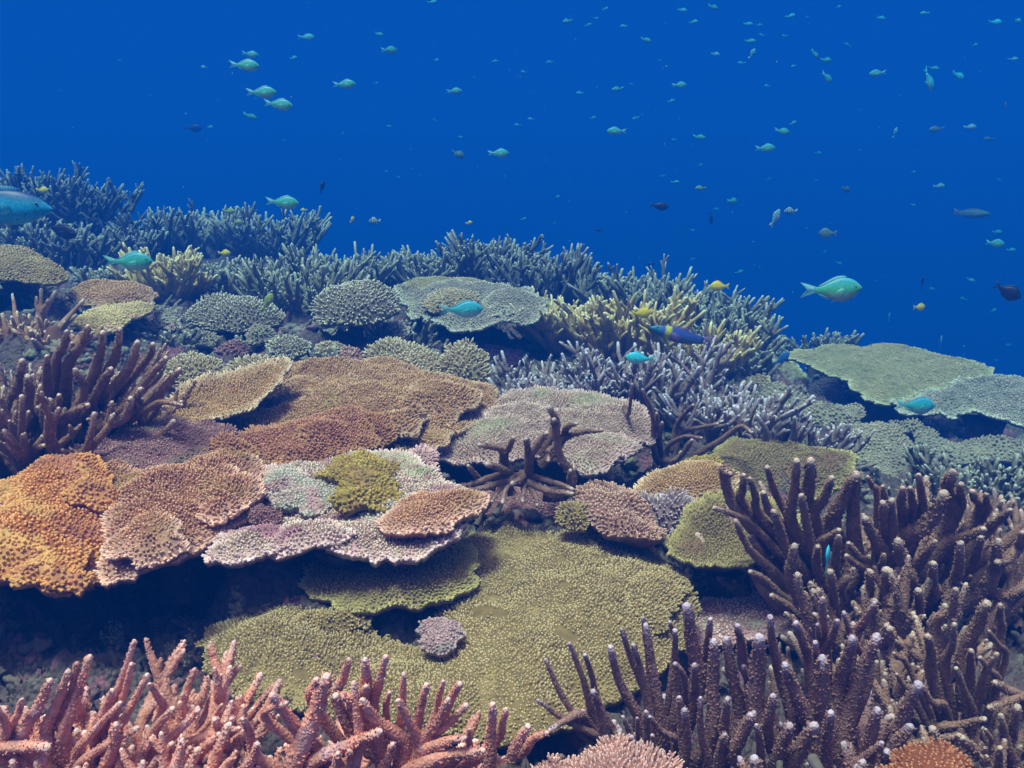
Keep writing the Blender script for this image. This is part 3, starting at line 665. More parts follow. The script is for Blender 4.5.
# ------------------------------------------------------------------ staghorn corals
# bottom right, purple-brown: branches measured one by one
b1 = crop([([(310, 590), (300, 545), (235, 440), (180, 315)], 13), ([(390, 620), (270, 560), (150, 475)], 13), ([(370, 540), (330, 400), (275, 250)], 14), ([(395, 500), (360, 370), (335, 295)], 12),
           ([(555, 560), (470, 400), (435, 265)], 19), ([(580, 470), (520, 320), (480, 195)], 14), ([(600, 560), (560, 370), (525, 255)], 15), ([(640, 600), (610, 380), (575, 180)], 18),
           ([(585, 300), (572, 220), (566, 150)], 12), ([(430, 700), (400, 540), (368, 440)], 19), ([(700, 460), (690, 300), (690, 200)], 15), ([(720, 470), (725, 380), (690, 330)], 12), ([(690, 260), (680, 200), (668, 165)], 10),
           ([(780, 400), (755, 240), (738, 105)], 30), ([(800, 330), (818, 240), (830, 155)], 16), ([(830, 620), (840, 400), (846, 245)], 27), ([(940, 560), (915, 380), (892, 235)], 24),
           ([(760, 480), (768, 400), (766, 335)], 17), ([(720, 720), (715, 580), (706, 465)], 16), ([(590, 740), (580, 620), (575, 520)], 16), ([(590, 740), (540, 680), (516, 620)], 17),
           ([(560, 700), (520, 620), (485, 540)], 13), ([(720, 740), (735, 620), (728, 512)], 20), ([(820, 740), (790, 600), (790, 465)], 15), ([(870, 640), (885, 560), (895, 470)], 20),
           ([(905, 680), (950, 580), (1000, 525)], 20), ([(850, 760), (870, 680), (886, 612)], 22), ([(545, 660), (543, 600), (541, 545)], 10), ([(700, 640), (640, 600), (590, 540)], 14), ([(350, 560), (300, 530), (200, 590)], 18),
           ([(640, 760), (610, 680), (600, 612)], 12), ([(970, 480), (975, 400), (960, 340)], 14)], 3.94, 500, 580, .98, .93)
stag('purple-brown staghorn coral along the bottom, its outer fingers standing against the broad olive table', 'purplebrown', 660, 790, 1.0, 210, 115, n=14, r=.0085, extra=b1, nsub=1, seed=21, fan=.45, sides=10)
b2 = crop([([(310, 260), (300, 160), (298, 68)], 17), ([(470, 330), (410, 220), (375, 118)], 14), ([(415, 210), (450, 150), (485, 85)], 16), ([(250, 300), (225, 220), (203, 155)], 17),
           ([(300, 280), (330, 210), (350, 148)], 15), ([(360, 380), (385, 290), (405, 210)], 23), ([(400, 460), (440, 330), (492, 205)], 27), ([(300, 520), (295, 400), (300, 285)], 30), ([(250, 520), (195, 400), (162, 308)], 26),
           ([(60, 480), (65, 320), (70, 208)], 30), ([(150, 360), (120, 240), (108, 135)], 17), ([(20, 320), (5, 230), (-10, 165)], 18), ([(450, 660), (470, 560), (496, 470)], 26), ([(310, 660), (315, 560), (327, 482)], 22),
           ([(170, 690), (220, 600), (268, 528)], 32), ([(130, 680), (150, 600), (182, 525)], 24), ([(80, 680), (75, 600), (60, 525)], 16), ([(-20, 640), (10, 560), (40, 490)], 22), ([(100, 560), (105, 500), (120, 420)], 20),
           ([(530, 680), (560, 600), (612, 530)], 26), ([(560, 560), (600, 460), (642, 378)], 26), ([(285, 420), (275, 300), (272, 225)], 13), ([(290, 250), (283, 200), (280, 160)], 10), ([(380, 690), (450, 640), (512, 590)], 18), ([(500, 720), (525, 680), (530, 620)], 22)],
          3.605, 740, 580, .95, .90)
stag('purple-brown staghorn coral with thick stubby white-tipped fingers at the bottom, below the big brown staghorn', 'purplebrown', 830, 800, .95, 200, 125, n=16, r=.0085, extra=b2, nsub=2, seed=22, fan=.5, sides=10)
b3 = crop([([(690, 330), (690, 260), (676, 203)], 19), ([(740, 300), (765, 240), (772, 160)], 14), ([(700, 160), (760, 120), (778, 35)], 18), ([(820, 240), (860, 160), (886, 85)], 24), ([(940, 200), (936, 130), (938, 90)], 14),
           ([(960, 280), (930, 230), (898, 185)], 9), ([(830, 340), (830, 290), (832, 255)], 14), ([(930, 370), (895, 320), (865, 280)], 12), ([(860, 420), (880, 340), (925, 268)], 14), ([(1024, 440), (960, 395), (920, 370)], 16),
           ([(840, 480), (805, 390), (780, 320)], 13), ([(740, 455), (690, 440), (660, 385)], 12), ([(560, 620), (680, 580), (790, 560)], 16), ([(930, 700), (860, 630), (800, 570)], 22), ([(700, 540), (800, 520), (880, 500)], 14), ([(1000, 700), (960, 580), (940, 490)], 16),
           ([(960, 600), (985, 540), (1000, 460)], 20), ([(600, 300), (570, 280), (555, 265)], 9), ([(620, 420), (590, 380), (565, 340)], 10), ([(940, 620), (910, 580), (885, 540)], 10), ([(1050, 420), (990, 430), (900, 460)], 16)],
          3.605, 740, 580, 1.05, 1.0)
stag('dark tangled staghorn coral in the bottom right corner with blue-white tips', 'brownstag', 975, 775, 1.08, 200, 130, n=34, r=.0075, extra=b3, nsub=3, seed=23, fan=.9, geo=.3, sides=9)
b4 = crop([([(120, 290), (75, 160), (95, 170)], 16), ([(200, 370), (130, 310), (45, 278)], 11), ([(210, 460), (150, 400), (112, 318)], 13), ([(260, 560), (210, 510), (160, 480)], 13), ([(330, 640), (280, 590), (225, 555)], 13),
           ([(140, 270), (135, 220), (138, 175)], 13), ([(190, 300), (175, 240), (158, 185)], 12), ([(260, 270), (230, 210), (212, 150)], 12), ([(290, 330), (300, 220), (304, 130)], 17), ([(340, 280), (345, 200), (350, 130)], 22),
           ([(240, 310), (215, 280), (200, 230)], 13), ([(360, 310), (390, 250), (415, 185)], 17), ([(420, 330), (455, 240), (492, 175)], 22), ([(485, 360), (487, 240), (495, 170)], 20), ([(340, 600), (285, 500), (300, 400)], 19), ([(280, 420), (250, 340), (233, 290)], 15),
           ([(360, 420), (335, 320), (322, 240)], 15), ([(580, 440), (550, 370), (522, 312)], 20), ([(590, 400), (583, 320), (578, 262)], 16), ([(560, 240), (545, 210), (530, 180)], 9), ([(540, 470), (500, 430), (470, 390)], 12), ([(540, 480), (500, 460), (463, 430)], 12),
           ([(670, 540), (640, 450), (627, 385)], 22), ([(600, 420), (608, 330), (606, 255)], 14), ([(650, 380), (720, 330), (770, 235)], 26), ([(800, 300), (780, 220), (798, 165)], 22), ([(700, 310), (698, 220), (690, 175)], 13), ([(815, 290), (822, 240), (825, 205)], 15),
           ([(770, 400), (840, 370), (895, 345)], 16), ([(850, 460), (875, 420), (888, 372)], 14), ([(680, 470), (710, 430), (742, 385)], 16), ([(900, 360), (940, 320), (980, 285)], 14), ([(780, 540), (815, 480), (822, 390)], 18), ([(735, 560), (735, 510), (737, 455)], 17),
           ([(430, 620), (420, 540), (412, 480)], 16), ([(520, 600), (535, 540), (536, 480)], 18), ([(580, 640), (585, 560), (590, 475)], 20), ([(500, 660), (530, 620), (552, 575)], 19), ([(375, 480), (370, 430), (372, 400)], 13), ([(380, 400), (410, 370), (440, 348)], 12),
           ([(430, 480), (432, 420), (438, 368)], 13), ([(870, 560), (930, 480), (940, 385)], 22), ([(900, 550), (970, 560), (1040, 530)], 18), ([(880, 290), (870, 250), (860, 225)], 14), ([(900, 300), (905, 260), (905, 235)], 11), ([(640, 310), (635, 260), (640, 215)], 16), ([(670, 300), (668, 250), (665, 215)], 12),
           ([(590, 300), (582, 250), (578, 210)], 12), ([(650, 640), (690, 600), (690, 540)], 18), ([(560, 480), (575, 455), (580, 425)], 10), ([(1040, 330), (985, 430), (940, 450)], 15), ([(990, 420), (1010, 390), (1020, 355)], 15)],
          3.16, 700, 420, 1.32, 1.24)
stag('big brown staghorn coral filling the right side, a blue fish between its fingers', 'brownstag', 880, 640, 1.40, 290, 150, n=64, r=.0098, extra=b4, nsub=3, seed=24, fan=.7, sides=9, geo=.5)
stag('brown staghorn coral at the right edge behind the big brown one', 'brownstag', 1010, 560, 1.45, 150, 85, n=22, r=.008, nsub=2, seed=25, fan=.7, sides=8)
stag('dark brown staghorn coral in the gap below the big brown one', 'brownstag', 900, 700, 1.22, 200, 95, n=26, r=.0075, nsub=2, seed=26, fan=.8, sides=8)
stag('brown staghorn coral in the dark gap right of the yellow-rimmed plate', 'brownstag', 790, 690, 1.25, 110, 60, n=12, r=.007, nsub=1, seed=27, fan=.6, sides=8)

# bottom, salmon
s2 = crop([([(215, 530), (265, 400), (300, 300), (320, 235)], 27), ([(275, 300), (285, 265), (290, 240)], 14), ([(260, 420), (205, 350), (160, 290)], 19), ([(350, 300), (370, 240), (386, 182)], 14), ([(440, 330), (440, 250), (438, 182)], 18),
           ([(460, 330), (480, 250), (497, 172)], 15), ([(470, 400), (430, 360), (400, 300), (350, 290)], 18), ([(395, 310), (420, 290), (440, 262)], 14), ([(560, 430), (480, 370), (430, 305)], 18), ([(545, 370), (550, 300), (553, 225)], 12),
           ([(600, 430), (570, 370), (538, 305)], 15), ([(590, 400), (605, 320), (622, 256)], 14), ([(600, 440), (650, 370), (688, 300)], 17), ([(630, 420), (690, 370), (740, 318)], 14), ([(600, 460), (670, 430), (735, 415)], 17), ([(270, 500), (380, 440), (480, 398)], 20),
           ([(650, 340), (660, 290), (672, 245)], 10), ([(670, 350), (700, 290), (722, 252)], 14), ([(800, 520), (815, 400), (822, 318)], 17), ([(830, 430), (850, 370), (862, 330)], 12), ([(560, 520), (680, 470), (790, 455)], 20), ([(850, 520), (890, 440), (928, 382)], 17),
           ([(900, 470), (940, 420), (985, 400)], 13), ([(400, 530), (420, 420), (405, 250)], 17), ([(120, 480), (90, 400), (70, 360)], 14), ([(90, 520), (105, 470), (112, 435)], 14), ([(480, 530), (505, 480), (520, 435)], 14), ([(350, 530), (352, 490), (355, 465)], 15),
           ([(390, 530), (388, 480), (390, 455)], 12), ([(745, 450), (748, 420), (750, 390)], 9), ([(190, 400), (130, 340), (200, 310)], 12), ([(500, 330), (505, 300), (510, 280)], 9)], 3.012, 220, 600, .84, .80)
stag('salmon staghorn coral at the bottom centre, crossing the edge of the broad olive table', 'salmon', 390, 805, .86, 250, 84, n=44, r=.0066, extra=s2, nsub=3, seed=28, fan=.9, sides=10)
s1 = crop([([(330, 400), (380, 280), (430, 132)], 13), ([(200, 460), (240, 330), (285, 185)], 18), ([(360, 400), (400, 290), (422, 205)], 12), ([(150, 440), (185, 330), (218, 232)], 18), ([(70, 460), (120, 350), (160, 260)], 18), ([(190, 400), (230, 290), (245, 205)], 13),
           ([(350, 470), (420, 340), (472, 240)], 14), ([(330, 560), (360, 480), (372, 400)], 22), ([(420, 540), (490, 420), (552, 350)], 15), ([(480, 500), (570, 420), (635, 355)], 14), ([(710, 480), (705, 420), (688, 382)], 17), ([(430, 560), (460, 490), (488, 445)], 15),
           ([(-20, 485), (80, 468), (150, 470)], 20), ([(520, 350), (505, 310), (480, 270)], 12), ([(300, 440), (340, 340), (360, 290)], 14), ([(520, 560), (540, 500), (550, 460)], 14), ([(600, 560), (650, 480), (700, 430)], 15), ([(30, 480), (20, 400), (-10, 350)], 15), ([(40, 440), (60, 360), (70, 320)], 12),
           ([(240, 500), (300, 420), (385, 330)], 13), ([(540, 480), (640, 440), (765, 410)], 12), ([(680, 380), (700, 350), (710, 335)], 7), ([(250, 540), (330, 470), (440, 410)], 15), ([(740, 420), (745, 400), (742, 380)], 14)], 3.2, 0, 600, .92, .88)
stag('salmon-pink crowded staghorn coral in the bottom left corner, leaning right', 'salmon', 110, 800, .95, 290, 120, n=84, r=.0068, extra=s1, nsub=3, lean=(.35, 0), seed=29, fan=.8, sides=10, deep=.4)
stag('low salmon staghorn coral filling the lower edge between the two larger salmon ones', 'salmon', 235, 800, .86, 110, 66, n=34, r=.0062, nsub=2, lean=(.4, 0), seed=30, fan=.6, sides=9)

# centre, spidery
sp_ = crop([([(325, 310), (270, 325), (190, 350), (108, 357)], 13), ([(310, 310), (250, 305), (160, 335), (110, 340)], 12), ([(200, 330), (175, 300), (155, 275)], 11), ([(300, 320), (275, 350), (265, 392)], 11), ([(322, 315), (332, 350), (328, 388)], 12), ([(290, 320), (255, 350), (232, 388)], 10),
            ([(325, 320), (400, 352), (485, 362)], 15), ([(345, 310), (420, 325), (487, 348)], 12), ([(290, 310), (262, 285), (215, 270)], 16), ([(262, 290), (262, 225), (190, 208)], 14), ([(345, 310), (355, 240), (405, 172)], 17), ([(460, 370), (490, 310), (445, 245), (435, 130), (414, 90)], 17), ([(445, 200), (500, 170), (580, 160)], 13),
            ([(445, 215), (412, 225), (410, 258)], 12), ([(455, 190), (470, 150), (500, 140)], 13), ([(330, 300), (320, 320), (295, 330)], 15), ([(270, 250), (285, 215), (300, 185)], 13), ([(340, 330), (370, 370), (375, 400)], 11), ([(345, 300), (345, 230), (340, 190)], 15), ([(480, 350), (478, 320), (482, 290)], 12), ([(435, 150), (430, 140), (428, 128)], 15)], 3.2, 420, 380, 1.52, 1.44)
sp_ = [(a_, b_ * .84, c_, d_) for a_, b_, c_, d_ in sp_]
stag('spidery smooth brown staghorn coral with curved bare branches at the centre', 'spider', 515, 478, 1.50, 30, 14, hasfoot=False, n=1, r=.006, extra=sp_, nsub=0, seed=31, sides=10, fan=1.0, sink=.03)
sq = crop([([(290, 400), (270, 320), (270, 200), (225, 85)], 15), ([(290, 300), (287, 240), (285, 185)], 13), ([(300, 330), (300, 280), (308, 225)], 13), ([(285, 395), (370, 385), (435, 300)], 16), ([(330, 330), (400, 285), (475, 290)], 12), ([(390, 270), (480, 245), (545, 230)], 12),
           ([(480, 345), (560, 300), (640, 240), (690, 265)], 15), ([(370, 240), (420, 170), (440, 150)], 12), ([(150, 160), (165, 190), (180, 60)], 12), ([(330, 405), (400, 410), (440, 430)], 14)], 4.267, 590, 370, 1.85, 1.75)
sq = [(a_, b_ * .8, c_, d_) for a_, b_, c_, d_ in sq]
stag('thin brown staghorn coral with long leaning branches beside the pale pink table', 'spider', 668, 470, 1.85, 70, 26, n=5, r=.008, extra=sq, nsub=1, seed=32, sides=9, fan=.9)
stag('small brown staghorn tuft behind the pinkish-brown finger coral', 'spider', 612, 500, 1.62, 60, 30, n=8, r=.007, nsub=1, seed=33, sides=8, fan=.7, parts=False)

# left dark
s5 = crop([([(480, 400), (530, 340), (575, 285)], 16), ([(460, 420), (520, 390), (580, 400)], 13), ([(400, 400), (470, 320), (530, 250)], 17), ([(370, 340), (420, 270), (440, 200)], 18), ([(340, 300), (370, 240), (385, 160)], 18), ([(290, 330), (320, 240), (330, 170)], 18), ([(220, 270), (260, 210), (280, 150)], 18), ([(180, 260), (205, 210), (215, 165)], 16), ([(150, 330), (150, 280), (150, 245)], 15),
           ([(350, 440), (410, 400), (450, 350)], 18), ([(300, 380), (330, 320), (355, 285)], 16), ([(200, 460), (240, 420), (280, 400)], 18), ([(150, 470), (140, 420), (145, 380)], 18), ([(160, 440), (185, 400), (190, 370)], 14), ([(60, 570), (90, 545), (140, 530)], 15), ([(230, 440), (270, 350), (240, 290)], 18), ([(90, 420), (95, 360), (90, 310)], 20), ([(40, 400), (60, 330), (70, 260)], 20), ([(330, 470), (400, 440), (420, 380)], 20), ([(440, 290), (480, 240), (490, 205)], 14)],
          3.2, 0, 280, 1.55, 1.48)
s5 = [(a_, b_ * .80, c_, d_) for a_, b_, c_, d_ in s5]
stag('dark brown staghorn coral fanning out at the left edge in front of the plates', 'darkstag', 50, 452, 1.66, 240, 104, n=90, r=.0075, extra=s5, nsub=3, seed=34, fan=.95, lean=(.12, -.1), sides=9, geo=.4)
stag('open brown staghorn coral at the left edge above the dark one', 'crocus', 10, 342, 2.0, 130, 50, n=34, r=.0078, nsub=2, seed=35, fan=1.0, sides=8, geo=.2)
stag('low brown staghorn coral between the open one and the pale yellow plate', 'crocus', 55, 338, 1.95, 70, 26, n=12, r=.008, nsub=2, seed=36, fan=1.1, sides=7, geo=.2, parts=False)

# purple group
stag('purple staghorn coral with pale tips, right of the beige finger coral ball', 'purplestag', 545, 418, 2.10, 120, 66, n=44, r=0.0073, nsub=4, subang=.88, sublen=.62, seed=37, fan=.95, lean=(-.25, -.15), sides=8, geo=.35)
stag('purple staghorn coral at centre under the wrasse and the cyan fish', 'purplestag', 640, 412, 2.12, 150, 84, n=50, r=0.0076, nsub=4, subang=.88, sublen=.62, seed=38, fan=.85, lean=(-.05, -.1), sides=8, geo=.4)
stag('purple-brown staghorn coral right of centre below the wrasse tail', 'purplestag', 720, 430, 2.0, 130, 62, n=44, r=0.0073, nsub=4, subang=.88, sublen=.62, seed=39, fan=1.0, sides=8, geo=.3)
stag('upright purple staghorn coral just above the olive mound', 'purplestag', 768, 438, 1.95, 100, 56, n=26, r=0.0077, nsub=3, subang=.88, sublen=.62, seed=40, fan=.55, sides=8)
stag('small purple staghorn coral at the right end of the purple group', 'purplestag', 826, 448, 1.95, 66, 44, n=18, r=0.0069, nsub=3, subang=.88, sublen=.62, seed=41, fan=.7, sides=8, lean=(.2, 0))
stag('blue-grey staghorn coral at the right edge behind the big brown one', 'dimstag', 985, 500, 1.85, 130, 62, n=34, r=0.0069, nsub=4, subang=.88, sublen=.62, seed=42, fan=1.0, sides=8, lean=(-.1, 0), geo=.3)
stag('small blue-grey staghorn coral below the pale green mound', 'dimstag', 925, 496, 1.88, 80, 44, n=24, r=0.0065, nsub=3, subang=.88, sublen=.62, seed=43, fan=.8, sides=7)

# yellow-tan and grey field
stag('yellow-tan staghorn coral with bright tips above the purple one, behind the damselfish', 'yellowstag', 622, 344, 2.45, 130, 64, n=46, r=0.0082, nsub=4, subang=.88, sublen=.62, seed=44, fan=.9, sides=8, geo=.3)
stag('yellow-tan staghorn coral right of the layered table', 'yellowstag', 560, 340, 2.5, 90, 58, n=30, r=0.0077, nsub=3, subang=.88, sublen=.62, seed=45, fan=.8, sides=7, geo=.4)
stag('yellowish staghorn coral behind the wrasse', 'yellowstag', 700, 362, 2.4, 90, 50, n=30, r=0.0077, nsub=4, subang=.88, sublen=.62, seed=46, fan=1.0, sides=7, geo=.2)
far = [  # label, mat, px, py, d, w, h, n
    ('grey staghorn coral on the skyline behind the yellow-tan one', 'greystag', 640, 318, 2.9, 120, 58, 46),
    ('pale-tipped staghorn coral at the right end of the skyline ridge', 'greystag', 735, 352, 2.65, 80, 60, 40),
    ('grey-blue staghorn coral on the ridge below the yellow damselfish', 'greystag', 700, 335, 2.8, 100, 60, 44),
    ('tall dark-based staghorn coral on the skyline above the layered table', 'dimstag', 490, 282, 3.0, 90, 56, 46),
    ('grey staghorn coral on the skyline left of the tall dark one', 'greystag', 432, 286, 3.0, 80, 46, 40),
    ('grey staghorn coral on the skyline right of the tall dark one', 'dimstag', 548, 296, 2.9, 90, 56, 46),
    ('low grey staghorn coral behind the layered table', 'greystag', 590, 306, 3.0, 80, 44, 34),
    ('open white-tipped staghorn coral behind the rounded white-tipped finger coral', 'greystag', 300, 312, 2.6, 110, 66, 50),
    ('bushy grey staghorn coral on the skyline left of centre', 'greystag', 335, 298, 2.9, 110, 62, 50),
    ('small grey staghorn coral filling the dip in the skyline', 'greystag', 388, 296, 3.1, 70, 42, 34),
    ('pale grey staghorn coral behind the flat-topped cream finger coral', 'greystag', 235, 300, 2.75, 90, 48, 40),
    ('wide grey staghorn coral under the green chromis on the left skyline', 'greystag', 265, 256, 3.5, 110, 54, 56),
    ('grey staghorn coral on the left skyline with yellowish fish above', 'greystag', 210, 254, 3.5, 90, 56, 50),
    ('dim grey staghorn coral on the left skyline', 'dimstag', 160, 256, 3.5, 90, 56, 50),
    ('high dim staghorn coral at the top left of the reef', 'dimstag', 75, 232, 3.5, 120, 62, 60),
    ('tall dim staghorn coral in the top left corner of the reef', 'dimstag', 15, 220, 3.6, 110, 62, 56),
    ('dim staghorn coral below the dark fish on the left slope', 'dimstag', 60, 268, 3.0, 110, 56, 50),
    ('dim staghorn coral under the parrotfish', 'dimstag', 5, 250, 3.1, 90, 44, 34),
    ('dim blue-grey staghorn coral behind the green fish on the left', 'dimstag', 120, 262, 3.2, 90, 46, 40),
    ('tan staghorn coral with long sideways branches on the left slope', 'yellowstag', 172, 292, 2.6, 90, 56, 40),
    ('low tan staghorn coral under the green fish on the left', 'greystag', 120, 286, 2.7, 80, 30, 34),
    ('low grey staghorn coral between the tan one and the cream finger coral', 'greystag', 205, 290, 2.75, 70, 40, 30),
    ('small staghorn coral standing alone on the skyline left of the sage-green table', 'dimstag', 826, 352, 2.95, 62, 32, 16),
    ('tiny staghorn coral left of the lone one on the skyline', 'dimstag', 780, 356, 3.0, 40, 22, 12),
    ('dim staghorn coral in the shade left of the layered table', 'dimstag', 395, 346, 2.4, 70, 42, 26),
    ('pale staghorn coral at the right foot of the ridge', 'greystag', 745, 370, 2.55, 60, 42, 26),
]
for i, (lb, mt, px, py, d, w_, h_, n_) in enumerate(far):
    stag(lb, mt, px, py, d, w_, h_, n=n_, r=.0080 if d < 3 else .0090, nsub=4, subang=.9, seed=60 + i, fan=.85, sides=6 if d < 2.8 else 5, parts=False, geo=.35, sublen=.6)
# tufts that fill hollows between the larger corals
fill = [('low staghorn tuft in the hollow left of the layered table', 'dimstag', 350, 344, 2.4, 50, 22), ('low tuft of pale coral fingers above the tan bushy coral', 'greystag', 225, 350, 2.3, 50, 20),
        ('low tuft of coral fingers between the yellow plate and the tan bushy coral', 'dimstag', 165, 340, 2.2, 50, 24), ('low pinkish coral tuft left of the small cream finger coral', 'dimstag', 256, 345, 2.25, 40, 20),
        ('low coral tuft right of the small cream finger coral', 'dimstag', 330, 356, 2.15, 40, 20)]
for i, (lb, mt, px, py, d, w_, h_) in enumerate(fill):
    stag(lb, mt, px, py, d, w_, h_, n=18, r=.008, nsub=3, seed=120 + i, fan=1.0, sides=6, parts=False, geo=.2)

knobs = [('small grey-pink knobbly coral left of the small cream finger coral', 'mauve', 232, 352, 2.2, 15, 7), ('small pale knobbly coral below the flat-topped cream finger coral', 'palegreen', 262, 336, 2.25, 14, 7),
         ('small beige knobbly coral in the hollow right of the small cream finger coral', 'beige', 334, 352, 2.2, 14, 7), ('dull pink knob in the hollow beneath the rounded white-tipped finger coral', 'pinktan', 352, 360, 2.15, 11, 6),
         ('grey-green knobbly coral left of the tan bushy coral on the slope', 'palegreen', 200, 340, 2.25, 18, 8), ('small mint knob between the yellow plate and the cream finger coral', 'mint', 170, 322, 2.3, 13, 6),
         ('mint-grey crust under the front edge of the layered table', 'mint', 395, 334, 2.35, 16, 6), ('rosy crust in the shade under the layered table', 'pink', 500, 352, 2.4, 24, 7)]
for i, (lb, mt, px, py, d, rx, ry) in enumerate(knobs):
    plate('encrusting_coral', lb, 'coral', mt, (px, py, d), ell(px, py, rx, ry, seed=200 + i, j=.15), tilt=18, sp=.014, nub=(.0052, .011), dome=.05, wav=.02, stalk=0, solid=True, drop=.03, seed=200 + i)

hollow = [('mauve crust in the dark hollow at the lower left', 'mauve', 60, 628, 1.40, 26, 9), ('rosy crust in the hollow beside the olive table', 'pink', 178, 628, 1.42, 22, 8), ('pale crusty knob low in the dark hollow', 'palegreen', 112, 650, 1.30, 14, 7),
          ('dim pink crust under the pink-brown plate', 'pink', 150, 600, 1.5, 26, 6), ('grey crusty ledge left of the olive table', 'palegreen', 190, 660, 1.28, 16, 8), ('dim mauve crust at the left edge below the orange plate', 'mauve', 10, 655, 1.3, 22, 8)]
for i, (lb, mt, px, py, d, rx, ry) in enumerate(hollow):
    plate('encrusting_coral', lb, 'coral', mt, (px, py, d), ell(px, py, rx, ry, seed=240 + i, j=.3), tilt=10, sp=.010, nub=(.0035, .005), dome=.05, wav=.03, stalk=0, solid=True, drop=.03, seed=240 + i, bald=.3, edge_noise=.02)
# ------------------------------------------------------------------ sea bed
bed(60, 640, 1.35); bed(170, 640, 1.40); bed(120, 600, 1.6, -.05); bed(250, 590, 1.6, -.05); bed(200, 700, 1.15); bed(30, 690, 1.2); bed(240, 730, 1.05)
bed(700, 590, 1.5, -.02); bed(620, 760, .9, -.02); bed(340, 590, 1.55, -.06); bed(560, 495, 1.62); bed(450, 450, 1.85, -.05); bed(640, 470, 1.9, -.08)
bed(220, 340, 2.3); bed(310, 370, 2.1, -.02); bed(180, 350, 2.2); bed(330, 335, 2.4, -.06); bed(480, 345, 2.55, -.12); bed(520, 350, 2.5, -.1)
bed(870, 410, 2.6, -.12); bed(900, 430, 2.5, -.15); bed(1000, 470, 2.3, -.12); bed(1010, 440, 2.5, -.15); bed(780, 395, 2.7, -.08); bed(850, 500, 1.9, -.1)
for px in (-300, -600): bed(px, 600, 1.5); bed(px, 420, 2.2); bed(px, 300, 3.0); bed(px, 220, 3.8)
for px in (1300, 1600): bed(px, 700, 1.3); bed(px, 560, 1.8); bed(px, 480, 2.4)
for px, py, d in ((850, 385, 3.1), (920, 392, 3.2), (1000, 400, 3.2), (1100, 410, 3.2), (1250, 420, 3.2), (960, 420, 2.8), (1040, 430, 2.8), (880, 400, 2.9)): bed(px, py, d, -.02, 2.5)
CT = np.array(ctrl)
def bed_z(x, y):
    x = np.asarray(x, float); y = np.asarray(y, float); out = np.zeros(x.shape)
    for s in range(0, x.size, 20000):
        xs, ys = x[s:s + 20000, None], y[s:s + 20000, None]
        d2 = (xs - CT[:, 0]) ** 2 + (ys - CT[:, 1]) ** 2
        wt = CT[:, 3] / (d2 + .0035) ** 2
        out[s:s + 20000] = (wt * CT[:, 2]).sum(1) / wt.sum(1)
    return out
cx_ = [-3, -1.9, -1.3, -.9, -.5, -.1, .2, .6, 1.0, 1.5, 3]
cy_ = [RD(v) for v in (3.6, 3.55, 3.5, 3.35, 3.0, 2.95, 2.9, 2.85, 2.9, 2.95, 3.0)]
cx_ = [v * 1.3 for v in cx_]
def full_bed(x, y):
    z = bed_z(x, y)
    yc = np.interp(x, cx_, cy_)
    over = np.maximum(0, y - yc)
    z = z - over * .55 - np.maximum(0, over - .5) * .4
    side = np.maximum(0, np.abs(x) - 3); z = z - side * .35
    near = np.maximum(0, .35 - y); z = z - near * .25
    return np.maximum(z, -9)
U_, V_ = 820, 620
us = np.tan(np.linspace(-1.08, 1.08, U_)); us = us / us.max() * 2.0
vs_ = np.concatenate([np.linspace(-1.5, .45, 40, endpoint=False), np.geomspace(.45, 5.6, 680, endpoint=False), np.geomspace(5.6, 28, 80)])
Yg = np.repeat(vs_, U_); Xg = np.tile(us, len(vs_)) * np.maximum(np.abs(Yg) + .6, 1.0)
Zg = full_bed(Xg, Yg)
p3 = np.c_[Xg, Yg, np.zeros(len(Xg))]
amp = np.clip(1.0 - (Yg - 3) * .1, .5, 1)
rough_ = fbm(p3, 7, 5, 3, .55) * .030 + np.abs(fbm(p3 + 5, 24, 3, 9)) * -.018 + .006
warp = np.c_[fbm(p3, 16, 3, 21), fbm(p3, 16, 3, 31)] * .008
rough_ += (1 - np.abs(vn(np.c_[p3[:, :2] + warp, p3[:, 2]], 42, 5))) ** 3 * .014 + np.abs(fbm(p3 + 9, 70, 2, 12)) * .012 * (Yg < 5.6)
Zg = Zg + rough_ * amp
Xg = Xg + warp[:, 0]; Yg = Yg + warp[:, 1]
ac = Acc(); nV = len(vs_)
i = np.arange(nV - 1)[:, None] * U_; j = np.arange(U_ - 1)[None]
ac.add(np.c_[Xg, Yg, Zg], np.stack([i + j, i + j + 1, i + U_ + j + 1, i + U_ + j], -1).reshape(-1, 4), a=.35)
tag(ac.build('reef_ground', M['rock']), kind='structure')

